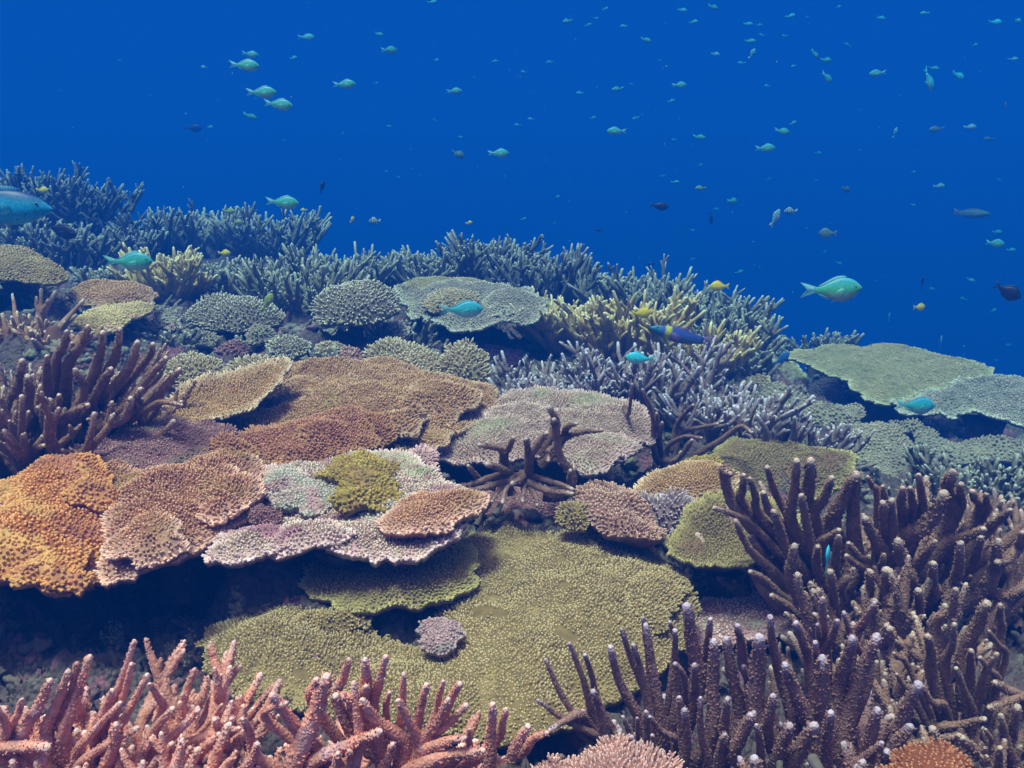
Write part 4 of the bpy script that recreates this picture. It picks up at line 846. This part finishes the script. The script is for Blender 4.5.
# loose dead coral bits and crusty knobs lying all over the sea bed (nobody could count them)
rr = np.random.default_rng(77); ac = Acc(); ac2 = Acc()
N_ = 8500
yy = rr.uniform(.5, 1, N_) ** 1.0; yy = .55 + 3.4 * rr.random(N_) ** .8; xx = rr.uniform(-.68, .68, N_) * (yy + .25)
zz = full_bed(xx, yy)
for k in range(N_):
    x, y, z = xx[k], yy[k], zz[k]
    if y < 1.75 and k % 5 < 3: continue
    s = rr.uniform(.006, .018) * (1.5 if y > 1.9 else 1)
    if k % 3:
        # lumpy pebble-like chunk
        a_ = rr.uniform(0, 6.28); dv = np.array([math.cos(a_), math.sin(a_), rr.uniform(-.2, .5)])
        pts = np.array([(x, y, z)]) + np.outer(np.linspace(-1, 1, 7), dv) * s * 1.0 + [0, 0, .008]
        v, q, t, at = tube(pts, np.array([.5, .85, 1, .8, 1.05, .9, .6]) * s * .55, 10, bump=1.0, seed=k % 97)
    else:
        a_ = rr.uniform(0, 6.28); dv = np.array([math.cos(a_), math.sin(a_), rr.uniform(0, 1.2)]); dv /= np.linalg.norm(dv)
        L_ = rr.uniform(.02, .06); pts = np.array([(x, y, z)]) + np.outer(np.linspace(0, 1, 5), dv) * L_ + np.c_[rr.normal(0, .002, (5, 2)), np.zeros(5)]
        v, q, t, at = tube(pts, np.linspace(.0065, .0045, 5), 6, bump=.4, seed=k % 89)
    (ac2 if y > 1.75 else ac).add(v, q, t, a=.2 + .6 * at)
tag(ac.build('coral_rubble', M['rock_pale']), 'broken dead coral and crusty knobs scattered over the sea bed', 'rubble', kind='stuff')
tag(ac2.build('coral_rubble', M['rubble']), 'algae-covered coral rubble between the colonies on the far slope', 'rubble', kind='stuff')

# ------------------------------------------------------------------ fish
def fish_mat(name, back, side, belly, spots=None, band=None, rough=.45, head=None, tail=None, stripes=None):
    """colours run with the body: z up, x towards the nose; the fish is about one unit long"""
    m = bpy.data.materials.new(name); m.use_nodes = True; t = m.node_tree; L = t.links; bs = t.nodes['Principled BSDF']
    at = node(t, 'ShaderNodeAttribute', attribute_name='tip')      # 0 belly .. 1 back
    ax = node(t, 'ShaderNodeAttribute', attribute_name='rim')      # 0 tail .. 1 nose
    rp = node(t, 'ShaderNodeValToRGB'); e = rp.color_ramp
    e.elements[0].position = .12; e.elements[0].color = c4(belly); e.elements[1].position = .85; e.elements[1].color = c4(back)
    k = e.elements.new(.42); k.color = c4(side)
    L.new(at.outputs['Fac'], rp.inputs[0]); col = rp.outputs[0]
    def mix(fac, a, b):
        n = node(t, 'ShaderNodeMix', data_type='RGBA'); L.new(fac, n.inputs[0]); L.new(a, n.inputs[6]); n.inputs[7].default_value = c4(b); return n.outputs[2]
    def xr(stops):
        n = node(t, 'ShaderNodeValToRGB'); r_ = n.color_ramp
        r_.elements[0].position = stops[0][0]; r_.elements[0].color = (stops[0][1],) * 3 + (1,)
        r_.elements[1].position = stops[-1][0]; r_.elements[1].color = (stops[-1][1],) * 3 + (1,)
        for p, v in stops[1:-1]: q = r_.elements.new(p); q.color = (v, v, v, 1)
        L.new(ax.outputs['Fac'], n.inputs[0]); return n.outputs[0]
    if band: col = mix(xr(band[0]), col, band[1])
    if head: col = mix(xr([(head[0], 0), (head[0] + .08, 1)]), col, head[1])
    if tail: col = mix(xr([(0, 1), (tail[0], 1), (tail[0] + .08, 0)]), col, tail[1])
    if stripes:
        st = []; 
        for s_ in (.32, .46, .60, .74, .86): st += [(s_ - .035, 0), (s_ - .015, 1), (s_ + .02, 1), (s_ + .04, 0)]
        col = mix(xr(st), col, stripes)
    co = node(t, 'ShaderNodeTexCoord'); vo = node(t, 'ShaderNodeTexVoronoi'); vo.inputs['Scale'].default_value = 55
    L.new(co.outputs['Object'], vo.inputs['Vector'])
    mr_ = node(t, 'ShaderNodeMapRange'); mr_.inputs['To Min'].default_value = 1.2; mr_.inputs['To Max'].default_value = .55
    L.new(vo.outputs['Distance'], mr_.inputs['Value'])
    vm = node(t, 'ShaderNodeVectorMath', operation='SCALE'); L.new(col, vm.inputs[0]); L.new(mr_.outputs[0], vm.inputs['Scale'])
    L.new(vm.outputs[0], bs.inputs['Base Color']); bs.inputs['Roughness'].default_value = rough; bs.inputs['Specular IOR Level'].default_value = .4
    return m
FM = {
    'chromis': fish_mat('green_fish_skin', (.05, .42, .55), (.09, .58, .32), (.45, .74, .64)),
    'chromis_blue': fish_mat('blue_green_fish_skin', (.04, .44, .68), (.07, .60, .60), (.45, .78, .72)),
    'cyan': fish_mat('cyan_fish_skin', (.04, .62, .92), (.06, .78, .86), (.35, .88, .88)),
    'yellow': fish_mat('yellow_fish_skin', (.90, .66, .01), (.95, .76, .02), (.95, .80, .10)),
    'olive': fish_mat('olive_fish_skin', (.30, .46, .08), (.40, .54, .10), (.55, .55, .30)),
    'dark': fish_mat('dark_fish_skin', (.010, .008, .02), (.012, .010, .02), (.02, .015, .03)),
    'dimgrey': fish_mat('grey_fish_skin', (.07, .18, .18), (.12, .26, .26), (.24, .42, .42)),
    'silver': fish_mat('silver_fish_skin', (.15, .45, .52), (.30, .66, .72), (.60, .85, .88)),
    'striped': fish_mat('striped_fish_skin', (.45, .55, .45), (.60, .65, .62), (.75, .75, .72), stripes=(.03, .04, .06)),
    'wrasse': fish_mat('wrasse_skin', (.04, .07, .34), (.06, .14, .50), (.10, .22, .45), band=([(.66, 0), (.70, 1), (.75, 1), (.79, 0)], (.50, .58, .05)), head=(.80, (.02, .20, .36)), tail=(.10, (.10, .14, .45))),
    'blue': fish_mat('blue_fish_skin', (.03, .12, .45), (.04, .20, .55), (.08, .30, .60)),
    'parrot': fish_mat('parrotfish_skin', (.01, .05, .22), (.02, .50, .80), (.10, .75, .88)),
}
EYE = bpy.data.materials.new('fish_eye'); EYE.use_nodes = True
EYE.node_tree.nodes['Principled BSDF'].inputs['Base Color'].default_value = (.01, .01, .012, 1); EYE.node_tree.nodes['Principled BSDF'].inputs['Roughness'].default_value = .15
EYR = bpy.data.materials.new('fish_eye_ring'); EYR.use_nodes = True
EYR.node_tree.nodes['Principled BSDF'].inputs['Base Color'].default_value = (.16, .30, .26, 1)
FIN = {k: None for k in FM}
def fin_mat(name, col):
    m = bpy.data.materials.new(name); m.use_nodes = True; t = m.node_tree; bs = t.nodes['Principled BSDF']
    co = node(t, 'ShaderNodeTexCoord'); wv = node(t, 'ShaderNodeTexWave'); wv.inputs['Scale'].default_value = 14; wv.inputs['Distortion'].default_value = 1.5
    t.links.new(co.outputs['Object'], wv.inputs['Vector'])
    rp = node(t, 'ShaderNodeValToRGB'); rp.color_ramp.elements[0].color = c4([c * .7 for c in col]); rp.color_ramp.elements[1].color = c4([min(1, c * 1.2) for c in col])
    t.links.new(wv.outputs['Fac'], rp.inputs[0]); t.links.new(rp.outputs[0], bs.inputs['Base Color']); bs.inputs['Roughness'].default_value = .6; bs.inputs['Alpha'].default_value = .48
    return m
for k, c in (('chromis', (.25, .75, .72)), ('chromis_blue', (.12, .55, .66)), ('cyan', (.05, .55, .72)), ('yellow', (.92, .74, .04)), ('olive', (.38, .42, .14)), ('dark', (.02, .015, .03)),
             ('dimgrey', (.20, .24, .25)), ('silver', (.50, .65, .65)), ('striped', (.45, .5, .5)), ('wrasse', (.16, .10, .34)), ('blue', (.04, .18, .50)), ('parrot', (.04, .35, .55))):
    FIN[k] = fin_mat(k + '_fin', c)

SH = {  # depth, width, tail fork, tail length, tail height, nose bluntness
    'chromis': (.385, .14, .55, .25, .25, .5), 'round': (.52, .17, .35, .22, .34, .6), 'long': (.215, .12, .10, .16, .20, .45), 'parrot': (.29, .15, .1, .2, .3, .8), 'oval': (.40, .14, .3, .22, .3, .6)}
def body_profile(shape, n=22):
    dp, wd, fk, tl, th, nb = SH[shape]
    x = np.linspace(0, 1, n)                       # 0 nose .. 1 tail root
    x = x ** 1.25
    kx = [0, .04, .10, .18, .28, .40, .52, .64, .76, .87, 1]
    ky = [.05, .26, .50, .74, .93, 1.0, .95, .78, .53, .32, .23] if shape != 'long' else [.06, .28, .50, .72, .90, 1.0, 1.0, .93, .80, .62, .48]
    hh = np.interp(x, kx, ky); hh[1:-1] = (hh[:-2] + 2 * hh[1:-1] + hh[2:]) / 4
    hh = hh * dp * .5
    wx = np.interp(x, [0, .08, .2, .35, .6, .85, 1], [.08, .45, .85, 1, .7, .28, .12])
    ww = wx * wd * .5
    X = .5 - x * (1 - tl)
    return X, hh, ww
def fish_body(shape, lod=0):
    X, hh, ww = body_profile(shape, 22 if not lod else 10); sd_ = 16 if not lod else 8
    an = np.arange(sd_) * 2 * math.pi / sd_
    zc = -.02 * np.sin(np.pi * (.5 - X))
    V = np.stack([np.repeat(X, sd_), (ww[:, None] * np.sin(an) * (1 - .25 * np.abs(np.cos(an)))).ravel(), (hh[:, None] * np.cos(an) + zc[:, None]).ravel()], -1)
    m = len(X); i = np.arange(m - 1)[:, None] * sd_; j = np.arange(sd_)[None]; j2 = (j + 1) % sd_
    q = np.stack([i + j, i + j2, i + sd_ + j2, i + sd_ + j], -1).reshape(-1, 4)
    V = np.vstack([V, [X[0] + .008, 0, zc[0]], [X[-1], 0, zc[-1]]]); j = np.arange(sd_)
    t = np.vstack([np.stack([j, np.full(sd_, m * sd_), (j + 1) % sd_], -1), np.stack([(m - 1) * sd_ + j, (m - 1) * sd_ + (j + 1) % sd_, np.full(sd_, m * sd_ + 1)], -1)])
    a = .5 + V[:, 2] / SH[shape][0]; b = np.clip(V[:, 0] + .5, 0, 1)
    return V, q, t, a, b
def fin_solid(poly, th=.008, y0=0.0, rot=None):
    """poly in (x,z); a thin solid thicker at its first edge"""
    p = np.array(poly); n = len(p); c = p.mean(0)
    V = np.vstack([np.c_[p[:, 0], np.full(n, -th / 2), p[:, 1]], np.c_[p[:, 0], np.full(n, th / 2), p[:, 1]], [[c[0], -th, c[1]], [c[0], th, c[1]]]])
    i = np.arange(n); k = (i + 1) % n
    t = np.vstack([np.stack([i, k, np.full(n, 2 * n)], -1), np.stack([k + n, i + n, np.full(n, 2 * n + 1)], -1)]); q = np.stack([k, i, i + n, k + n], -1)
    if rot is not None: V = V @ np.array(rot).T
    V[:, 1] += y0
    return V, q, t
def fins(shape):
    dp, wd, fk, tl, th, nb = SH[shape]; X, hh, ww = body_profile(shape)
    xr_ = X[-1]; hr = hh[-1]
    top = lambda x: float(np.interp(-x, -X, hh))
    out = {}
    out['tail_fin'] = [fin_solid([(xr_ + .03, hr * .9), (xr_ - tl * .5, th * .36), (-.5, th * .5), (-.5 + tl * .25, th * .25), (-.5 + tl * fk, 0), (-.5 + tl * .25, -th * .25), (-.5, -th * .5), (xr_ - tl * .5, -th * .36), (xr_ + .03, -hr * .9)])]
    zc = -.02
    xs = np.linspace(.24, -.20, 9)
    up = [(x, top(x) * .86 - .01) for x in xs[::-1]]; 
    edge = [(x, top(x) + dp * .10 * math.sin(math.pi * (.10 + .82 * k / 8)) ** .5 - .01) for k, x in enumerate(xs)]
    out['dorsal_fin'] = [fin_solid(edge + up)]
    xs = np.linspace(.0, -.20, 7); low = [(x, -top(x) * .9 - .01) for x in xs[::-1]]
    edge = [(x, -top(x) - dp * .12 * math.sin(math.pi * (.15 + .75 * k / 6)) ** .6 - .01) for k, x in enumerate(xs)]
    out['anal_fin'] = [fin_solid(edge + low)]
    out['pelvic_fin'] = [fin_solid([(.16, -top(.16) * .85), (.10, -top(.1) * .85), (.0, -top(.05) - dp * .16), (.08, -top(.1) - dp * .05)])]
    wy = float(np.interp(-.2, -X, ww))
    pf = []
    for s in (1, -1):
        a_ = .45 * s; R_ = [[math.cos(a_), math.sin(a_), 0], [-math.sin(a_), math.cos(a_), 0], [0, 0, 1]]
        V, q, t = fin_solid([(.0, .02), (-.06, .05), (-.17, .01), (-.15, -.05), (-.05, -.045), (0, -.02)], .005)
        V = V @ np.array([[math.cos(a_), -math.sin(a_), 0], [math.sin(a_), math.cos(a_), 0], [0, 0, 1]])
        V = V + [.20, s * wy * .93, -.03]; pf.append((V, q, t))
    out['pectoral_fin'] = pf
    return out
MESH = {}
def fish_meshes(shape, mat):
    key = (shape, mat)
    if key in MESH: return MESH[key]
    d = {}
    def mk(nm, parts, m, ab=None):
        a = Acc()
        for pt in parts:
            if len(pt) == 5: a.add(pt[0], pt[1], pt[2], pt[3], pt[4])
            else: a.add(pt[0], pt[1], pt[2], .5, .1)
        o = a.build(nm, m); me = o.data; bpy.data.objects.remove(o); return me
    d['body'] = mk('body', [fish_body(shape)], FM[mat])
    fs = fins(shape)
    for k, v in fs.items():
        for i_, one in enumerate(v): d[k + (str(i_) if len(v) > 1 else '')] = mk(k, [one], FIN[mat])
    X, hh, ww = body_profile(shape); ex = .385 if shape != 'long' else .40; wy = float(np.interp(-ex, -X, ww))
    for s in (1, -1):
        for nm, R_, off, m in (('eye', .017, 0.0, EYR), ('pupil', .011, .006, EYE)):
            a = Acc(); th_ = np.linspace(0, math.pi, 7); ph = np.arange(10) * math.pi / 5; sz = R_ * (1.0 if SH[shape][0] > .3 else .75)
            V = np.stack([np.sin(th_)[:, None] * np.cos(ph), np.cos(th_)[:, None] * np.ones(10) * .6, np.sin(th_)[:, None] * np.sin(ph)], -1).reshape(-1, 3) * sz
            V = V + [ex, s * (wy * .86 + off), .035]
            i = np.arange(6)[:, None] * 10; j = np.arange(10)[None]
            a.add(V, np.stack([i + j, i + (j + 1) % 10, i + 10 + (j + 1) % 10, i + 10 + j], -1).reshape(-1, 4))
            o = a.build(nm, m); d[nm + ('0' if s == 1 else '1')] = o.data; bpy.data.objects.remove(o)
    # small version: one mesh
    a = Acc(); V, q, t, aa, bb = fish_body(shape, 1); a.add(V, q, t, aa, bb)
    for k, v in fs.items():
        if k != 'pelvic_fin':
            for one in v: a.add(one[0], one[1], one[2], .55, .05)
    o = a.build('small_fish', FM[mat]); d['small'] = o.data; bpy.data.objects.remove(o)
    MESH[key] = d; return d
def fish(px, py, Lpx, shape, mat, label, real=.075, yaw=0, pitch=0, d=None, group='reef fish', name='fish', big=None, roll=0):
    """yaw: 0 faces right in the photo, 180 left; +/- turns it towards or away; pitch: nose up; real: length in metres"""
    ms = fish_meshes(shape, mat)
    fore = math.sqrt((math.cos(math.radians(yaw)) * math.cos(math.radians(pitch))) ** 2 + math.sin(math.radians(pitch)) ** 2)
    fore = max(fore, .35)
    if d is None: d = real * fore * FPX / Lpx
    else:
        d = RD(d); real = Lpx * d / FPX / fore
    if d > 13: real *= 13 / d; d = 13
    loc = P(px, py, d)
    big = Lpx >= 15 if big is None else big
    Rm = Matrix.Rotation(math.radians(yaw), 4, 'Z') @ Matrix.Rotation(-math.radians(pitch), 4, 'Y') @ Matrix.Rotation(math.radians(roll), 4, 'X')
    mw = Matrix.Translation(Vector(loc)) @ Rm @ Matrix.Diagonal((real, real, real, 1))
    if big:
        root = bpy.data.objects.new(name, ms['body']); C.objects.link(root); root.matrix_world = mw
        for k, me in ms.items():
            if k in ('body', 'small') or k.startswith('pupil'): continue
            c = bpy.data.objects.new(k.rstrip('01'), me); C.objects.link(c); c.parent = root
            if k.startswith('eye'):
                p_ = bpy.data.objects.new('pupil', ms['pupil' + k[-1]]); C.objects.link(p_); p_.parent = c
    else:
        root = bpy.data.objects.new(name, ms['small']); C.objects.link(root); root.matrix_world = mw
    tag(root, label, 'fish', group)
    return root

G = 'reef fish swimming over the corals'
W_ = 'chromis fish in the open water'
fish(831, 289, 62, 'chromis', 'chromis', 'large green fish facing right in open water, above the sage-green table coral', .10, 0, 2, group=G)
fish(461, 309, 44, 'chromis', 'chromis_blue', 'blue-green fish facing right over the layered table coral', .10, 8, 0, group=G, d=2.05)
fish(641, 358, 31, 'chromis', 'cyan', 'bright cyan fish facing left in front of the purple staghorn', .08, 175, 4, group=G, d=1.9)
fish(682, 335, 68, 'long', 'wrasse', 'purple-blue wrasse with a yellow band behind its head, facing left', .14, 186, 14, group=G, d=1.85)
fish(720, 286, 19, 'round', 'yellow', 'yellow damselfish just above the skyline right of centre', .05, 170, 0, group=G, d=2.3)
fish(641, 313, 20, 'round', 'yellow', 'yellow damselfish against the yellow-tan staghorn, above the wrasse', .05, 10, 0, group=G, d=2.15)
fish(919, 307, 14, 'round', 'yellow', 'yellow damselfish in open water above the sage-green table coral', .05, 15, 0, group=G, d=2.9, big=True)
fish(1007, 291, 27, 'round', 'dark', 'black fish at the right edge in open water', .07, -20, -28, group=G, d=2.4)
fish(915, 405, 44, 'chromis', 'chromis_blue', 'blue-green fish over the gap below the sage-green table coral', .10, 10, -5, group=G, d=2.15)
fish(781, 359, 22, 'oval', 'blue', 'small blue fish just left of the sage-green table coral', .07, 20, 30, group=G, d=2.4)
fish(827, 560, 30, 'chromis', 'cyan', 'blue fish hanging upright between the fingers of the big brown staghorn', .06, 60, 78, group=G, d=1.17)
fish(128, 261, 48, 'chromis', 'chromis', 'green fish facing right over the left slope', .10, 5, 0, group=G, d=2.15)
fish(282, 202, 33, 'chromis', 'chromis', 'pale green fish at the left skyline', .09, 5, -4, group=G)
fish(-12, 203, 118, 'parrot', 'parrot', 'bright blue and black parrotfish cut off by the left edge', .2, 10, -6, group=G, d=2.0)
fish(60, 230, 36, 'oval', 'dark', 'dark fish below the parrotfish on the left slope', .09, -10, -16, group=G, d=2.6)
fish(42, 190, 13, 'round', 'yellow', 'tiny yellow fish above the parrotfish', .05, 0, 0, group=G, d=3.0)
fish(224, 253, 13, 'round', 'yellow', 'yellow fish over the grey staghorns on the left', .05, 0, 0, group=G, d=2.9)
fish(229, 211, 12, 'round', 'olive', 'lime-yellow fish in front of the left skyline staghorns', .05, 0, 0, group=G, d=3.1)
fish(240, 222, 9, 'round', 'olive', 'smaller lime fish just below the lime-yellow one', .05, 180, 0, group=G, d=3.1)
fish(267, 302, 20, 'oval', 'olive', 'yellow-grey fish nose up over the flat-topped cream finger coral', .06, 20, 55, group=G, d=2.15)
fish(304, 210, 7, 'round', 'yellow', 'speck-like yellow-green fish right of the pale green one at the left skyline', .04, 180, 0, group=G)
fish(352, 220, 7, 'round', 'yellow', 'tiny yellow fish in the dip of the skyline', .04, 60, 40, group=G)
fish(375, 221, 13, 'round', 'striped', 'small striped fish in the dip of the skyline', .08, 160, 0, group=G)
fish(469, 223, 7, 'round', 'yellow', 'tiny yellow fish just above the tall dark-based staghorn', .04, 30, 10, group=G)
fish(771, 326, 10, 'round', 'olive', 'small olive fish at the right end of the skyline ridge', .05, 20, -30, group=G, d=2.9)
fish(322, 187, 13, 'oval', 'dark', 'dim dark fish in open water above the dip of the skyline', .07, 60, 60, group=G)
fish(193, 128, 18, 'oval', 'dark', 'faint dark fish in the upper left water', .16, 10, 0, group=G)
fish(659, 206, 20, 'oval', 'dark', 'dark fish above centre right, left of the upright dark one', .10, 5, -4, group=G)
fish(711, 218, 12, 'oval', 'dark', 'dark upright fish above the yellow damselfish', .07, 40, -70, group=G)
fish(922, 283, 15, 'oval', 'dark', 'dark upright fish just above the open-water yellow damselfish', .08, 50, 75, group=G)
fish(650, 264, 10, 'oval', 'dark', 'small dim dark fish above the ridge right of centre', .08, 0, 0, group=G)
fish(599, 230, 8, 'oval', 'dark', 'small dark fish above the ridge at centre', .05, 180, 0, group=G)
fish(458, 154, 14, 'round', 'dimgrey', 'greyish fish left of the bright green one in the upper middle', .07, 10, -20, group=G)
fish(775, 218, 20, 'oval', 'silver', 'silver-blue fish swimming nose up, right of the dark upright one', .07, 30, 55, group=G)
fish(791, 211, 13, 'round', 'striped', 'small striped fish beside the silver-blue nose-up one', .08, 170, 0, group=G)
fish(972, 213, 38, 'long', 'dimgrey', 'long dim grey-green fish at the upper right', .22, 0, -3, group=G)
fish(828, 233, 17, 'round', 'dimgrey', 'round greenish-grey fish above the large green one', .07, 160, 0, group=G)
med = [  # px, py, L, yaw, pitch, mat, label
    (250, 54, 17, 5, -8, 'chromis', 'upper small green fish of the pair at the top left'),
    (244, 65, 30, 4, -3, 'chromis', 'larger green fish of the pair at the top left'),
    (261, 92, 30, 5, 0, 'chromis', 'green fish facing right, left of its slightly lower neighbour at the upper left'),
    (278, 104, 29, 2, -6, 'chromis', 'green fish just below and right of its neighbour at the upper left'),
    (344, 84, 23, 3, 2, 'chromis', 'green fish facing right between the upper-left pairs and the round one'),
    (389, 50, 15, 40, 4, 'chromis', 'round pale green fish at the top, left of the middle'),
    (454, 91, 16, 10, 4, 'chromis', 'dull green fish high up, left of centre'),
    (498, 153, 22, 5, 0, 'chromis', 'bright green fish facing right in the upper middle'),
    (617, 131, 20, 180, 0, 'chromis', 'green fish facing left in the upper middle'),
    (679, 85, 16, 10, 2, 'chromis', 'green fish facing right above the left-facing green one, to its right'),
    (699, 137, 14, 10, -8, 'chromis', 'pale green fish below centre of the upper right shoal, left of a wider gap'),
    (782, 131, 17, 8, -10, 'chromis', 'bright green fish in the shoal directly above the silver-blue nose-up one'),
    (765, 148, 21, 5, 2, 'chromis', 'green fish just left of and below the bright one in the upper right shoal'),
    (929, 79, 26, 35, -48, 'cyan', 'brightest pale blue fish heading down at the upper right'),
    (958, 75, 17, 20, -20, 'cyan', 'bright blue-white fish right of the one heading down'),
    (878, 73, 18, 185, -8, 'chromis', 'dim fish facing left, left of the brightest pale blue one'),
    (937, 129, 16, 180, -6, 'dimgrey', 'dim grey-green fish facing left below the brightest pale blue one'),
    (970, 127, 14, 5, 4, 'silver', 'slim pale fish right of the dim grey-green one'),
    (995, 243, 21, 5, -6, 'chromis', 'green fish facing right below the long dim fish at the right'),
    (997, 232, 11, 5, 0, 'chromis_blue', 'pale blue fish just above the green one at the right'),
    (1011, 250, 11, 5, 0, 'chromis_blue', 'faint blue fish just below the green one at the right edge'),
    (995, 22, 15, 8, 0, 'cyan', 'pale blue fish facing right in the top right corner'),
    (1018, 21, 12, 40, 0, 'chromis', 'round teal fish at the top right corner, cut by the edge'),
    (881, 18, 11, 20, -5, 'chromis_blue', 'teal fish near the top, left of the top right corner pair'),
    (815, 54, 13, 30, -35, 'chromis', 'upper fish of a close trio on the right, nose down'),
    (826, 60, 13, 20, 0, 'chromis', 'middle fish of the close trio on the right'),
    (827, 77, 16, 30, -30, 'chromis', 'lowest and brightest fish of the close trio on the right'),
    (748, 24, 11, 8, 0, 'chromis_blue', 'pale fish near the top, directly above the green oval one'),
    (750, 41, 12, 5, 0, 'chromis', 'green oval fish near the top, right of middle'),
    (713, 7, 12, 30, -10, 'chromis', 'round teal fish at the very top, right of middle'),
    (846, 189, 13, 40, -10, 'dimgrey', 'grey fish above the round greenish-grey one'),
    (1005, 107, 12, 60, 60, 'dimgrey', 'upright greyish fish at the upper right edge'),
    (941, 342, 13, 60, 70, 'silver', 'faint upright fish just above the sage-green table coral'),
    (646, 40, 12, 30, -10, 'chromis', 'teal fish near the top middle'),
    (618, 89, 13, 200, -10, 'chromis', 'dim green fish above the left-facing green one'),
    (701, 188, 12, 200, 0, 'olive', 'olive fish below the upper right shoal, left of the teal one'),
    (732, 201, 13, 40, 0, 'chromis', 'faint round teal fish right of the olive one'),
    (939, 186, 13, 5, 6, 'silver', 'slim pale fish above the long dim fish'),
    (971, 280, 10, 10, -20, 'silver', 'slim pale fish left of the black fish'),
    (306, 37, 17, 5, 0, 'chromis_blue', 'faint teal fish at the top, between the upper left pair and the round one'),
    (250, 116, 14, 20, -20, 'chromis', 'faint green fish below the upper left pairs'),
    (752, 54, 13, 30, 52, 'silver', 'thin pale sliver of a fish tilted up, below the green oval one'),
    (895, 133, 12, 30, 65, 'silver', 'thin upright pale fish left of the dim grey-green one'),
    (989, 139, 11, 180, 5, 'dimgrey', 'faint grey fish at the upper right, below the slim pale one'),
    (889, 317, 9, 60, 60, 'silver', 'faint upright speck of a fish left of the open-water yellow damselfish'),
]
for (px, py, L_, yw, pt, mt, lb) in med:
    fish(px, py, L_, 'chromis' if mt not in ('silver',) else 'oval', mt, lb, .095 if L_ > 12 else .09, yw, pt, group=W_)
tiny = [(293, 58, 9), (210, 127, 8), (204, 67, 8), (376, 83, 6), (379, 34, 9), (436, 60, 6), (432, 2, 10), (435, 120, 6), (389, 126, 6), (344, 133, 5), (461, 137, 6), (495, 61, 7), (518, 125, 8), (285, 140, 5),
        (399, 177, 5), (413, 169, 4), (421, 175, 4), (386, 171, 5), (478, 167, 4), (568, 21, 11), (605, 9, 6), (596, 18, 6), (588, 25, 8), (624, 26, 8), (682, 10, 9), (693, 22, 9), (715, 54, 9), (742, 63, 9), (550, 62, 8),
        (524, 72, 7), (580, 93, 8), (631, 84, 5), (671, 101, 8), (593, 118, 8), (636, 118, 8), (531, 119, 7), (675, 140, 7), (675, 182, 9), (662, 176, 6), (557, 197, 7), (759, 25, 7), (762, 35, 7), (790, 16, 9), (785, 36, 7),
        (807, 17, 5), (838, 7, 7), (925, 13, 9), (794, 66, 7), (848, 45, 8), (975, 45, 8), (1013, 59, 9), (768, 86, 8), (934, 68, 10), (793, 123, 9), (818, 153, 8), (769, 179, 6), (816, 180, 5), (913, 172, 7), (913, 205, 8),
        (692, 230, 6), (716, 209, 7), (993, 311, 9), (933, 289, 7), (1009, 345, 8), (739, 272, 8), (839, 263, 7), (875, 281, 5), (964, 299, 7), (996, 360, 5), (964, 355, 5), (824, 252, 5), (693, 259, 6), (626, 212, 5), (555, 223, 5),
        (523, 219, 7), (569, 241, 5), (640, 258, 4), (505, 176, 4), (545, 160, 4), (576, 40, 5), (660, 60, 4), (860, 110, 4), (900, 95, 4), (1000, 180, 5), (860, 150, 4), (150, 95, 4), (120, 60, 4), (60, 90, 4), (340, 160, 4), (700, 165, 5)]
for i, (px, py, L_) in enumerate(tiny):
    f_ = rnd.random()
    fish(px, py, max(L_, 4), 'chromis', ('chromis_blue', 'chromis', 'silver')[i % 3], 'tiny pale fish, no more than a fleck, far off in the blue water', .085 * rnd.uniform(.9, 1.15), rnd.choice((0, 180)) + rnd.uniform(-35, 35), rnd.uniform(-20, 25),
         group='tiny far-off fish in the blue water', big=False)

# drifting specks in the water
ac = Acc(); rr = np.random.default_rng(5)
for k in range(420):
    d_ = rr.uniform(1.0, 7.0); p_ = P(rr.uniform(-60, 1080), rr.uniform(-40, 420), d_)
    if p_[2] < float(full_bed(np.array([p_[0]]), np.array([p_[1]]))[0]) + .25: continue
    s_ = rr.uniform(.0007, .0022) * (d_ / 3) ** .5
    V = np.array([(1, 0, 0), (-1, 0, 0), (0, 1, 0), (0, -1, 0), (0, 0, 1), (0, 0, -1)]) * s_ * rr.uniform(.5, 1.3, (6, 1)) + p_
    ac.add(V, None, [(0, 2, 4), (2, 1, 4), (1, 3, 4), (3, 0, 4), (2, 0, 5), (1, 2, 5), (3, 1, 5), (0, 3, 5)], a=.9)
tag(ac.build('plankton', FM['silver']), 'pale specks drifting in the blue water', 'plankton', kind='stuff')

# ------------------------------------------------------------------ the water itself: pale air of the sea, even density
zb = float(Zg.min()) - 1.0
x0, x1, y0, y1, z1 = float(Xg.min()) - 1, float(Xg.max()) + 1, float(Yg.min()) - 1, float(Yg.max()) + 1, 2.6
hv = [(x, y, z) for z in (zb, z1) for y in (y0, y1) for x in (x0, x1)]
ac = Acc(); ac.add(hv, [(0, 2, 3, 1), (4, 5, 7, 6), (0, 1, 5, 4), (2, 6, 7, 3), (0, 4, 6, 2), (1, 3, 7, 5)])
hm = bpy.data.materials.new('haze'); hm.use_nodes = True; t = hm.node_tree
t.nodes.remove(t.nodes['Principled BSDF']); pv = t.nodes.new('ShaderNodeVolumePrincipled')
pv.inputs['Density'].default_value = HAZE_D; pv.inputs['Color'].default_value = (.0022, .068, .375, 1)
pv.inputs['Absorption Color'].default_value = (0.0, .286, .46, 1); pv.inputs['Anisotropy'].default_value = 0.0
t.links.new(pv.outputs[0], t.nodes['Material Output'].inputs['Volume'])
hz = ac.build('haze', hm, smooth=False); tag(hz, kind='stuff'); hz['label'] = 'blue sea water fading far things'
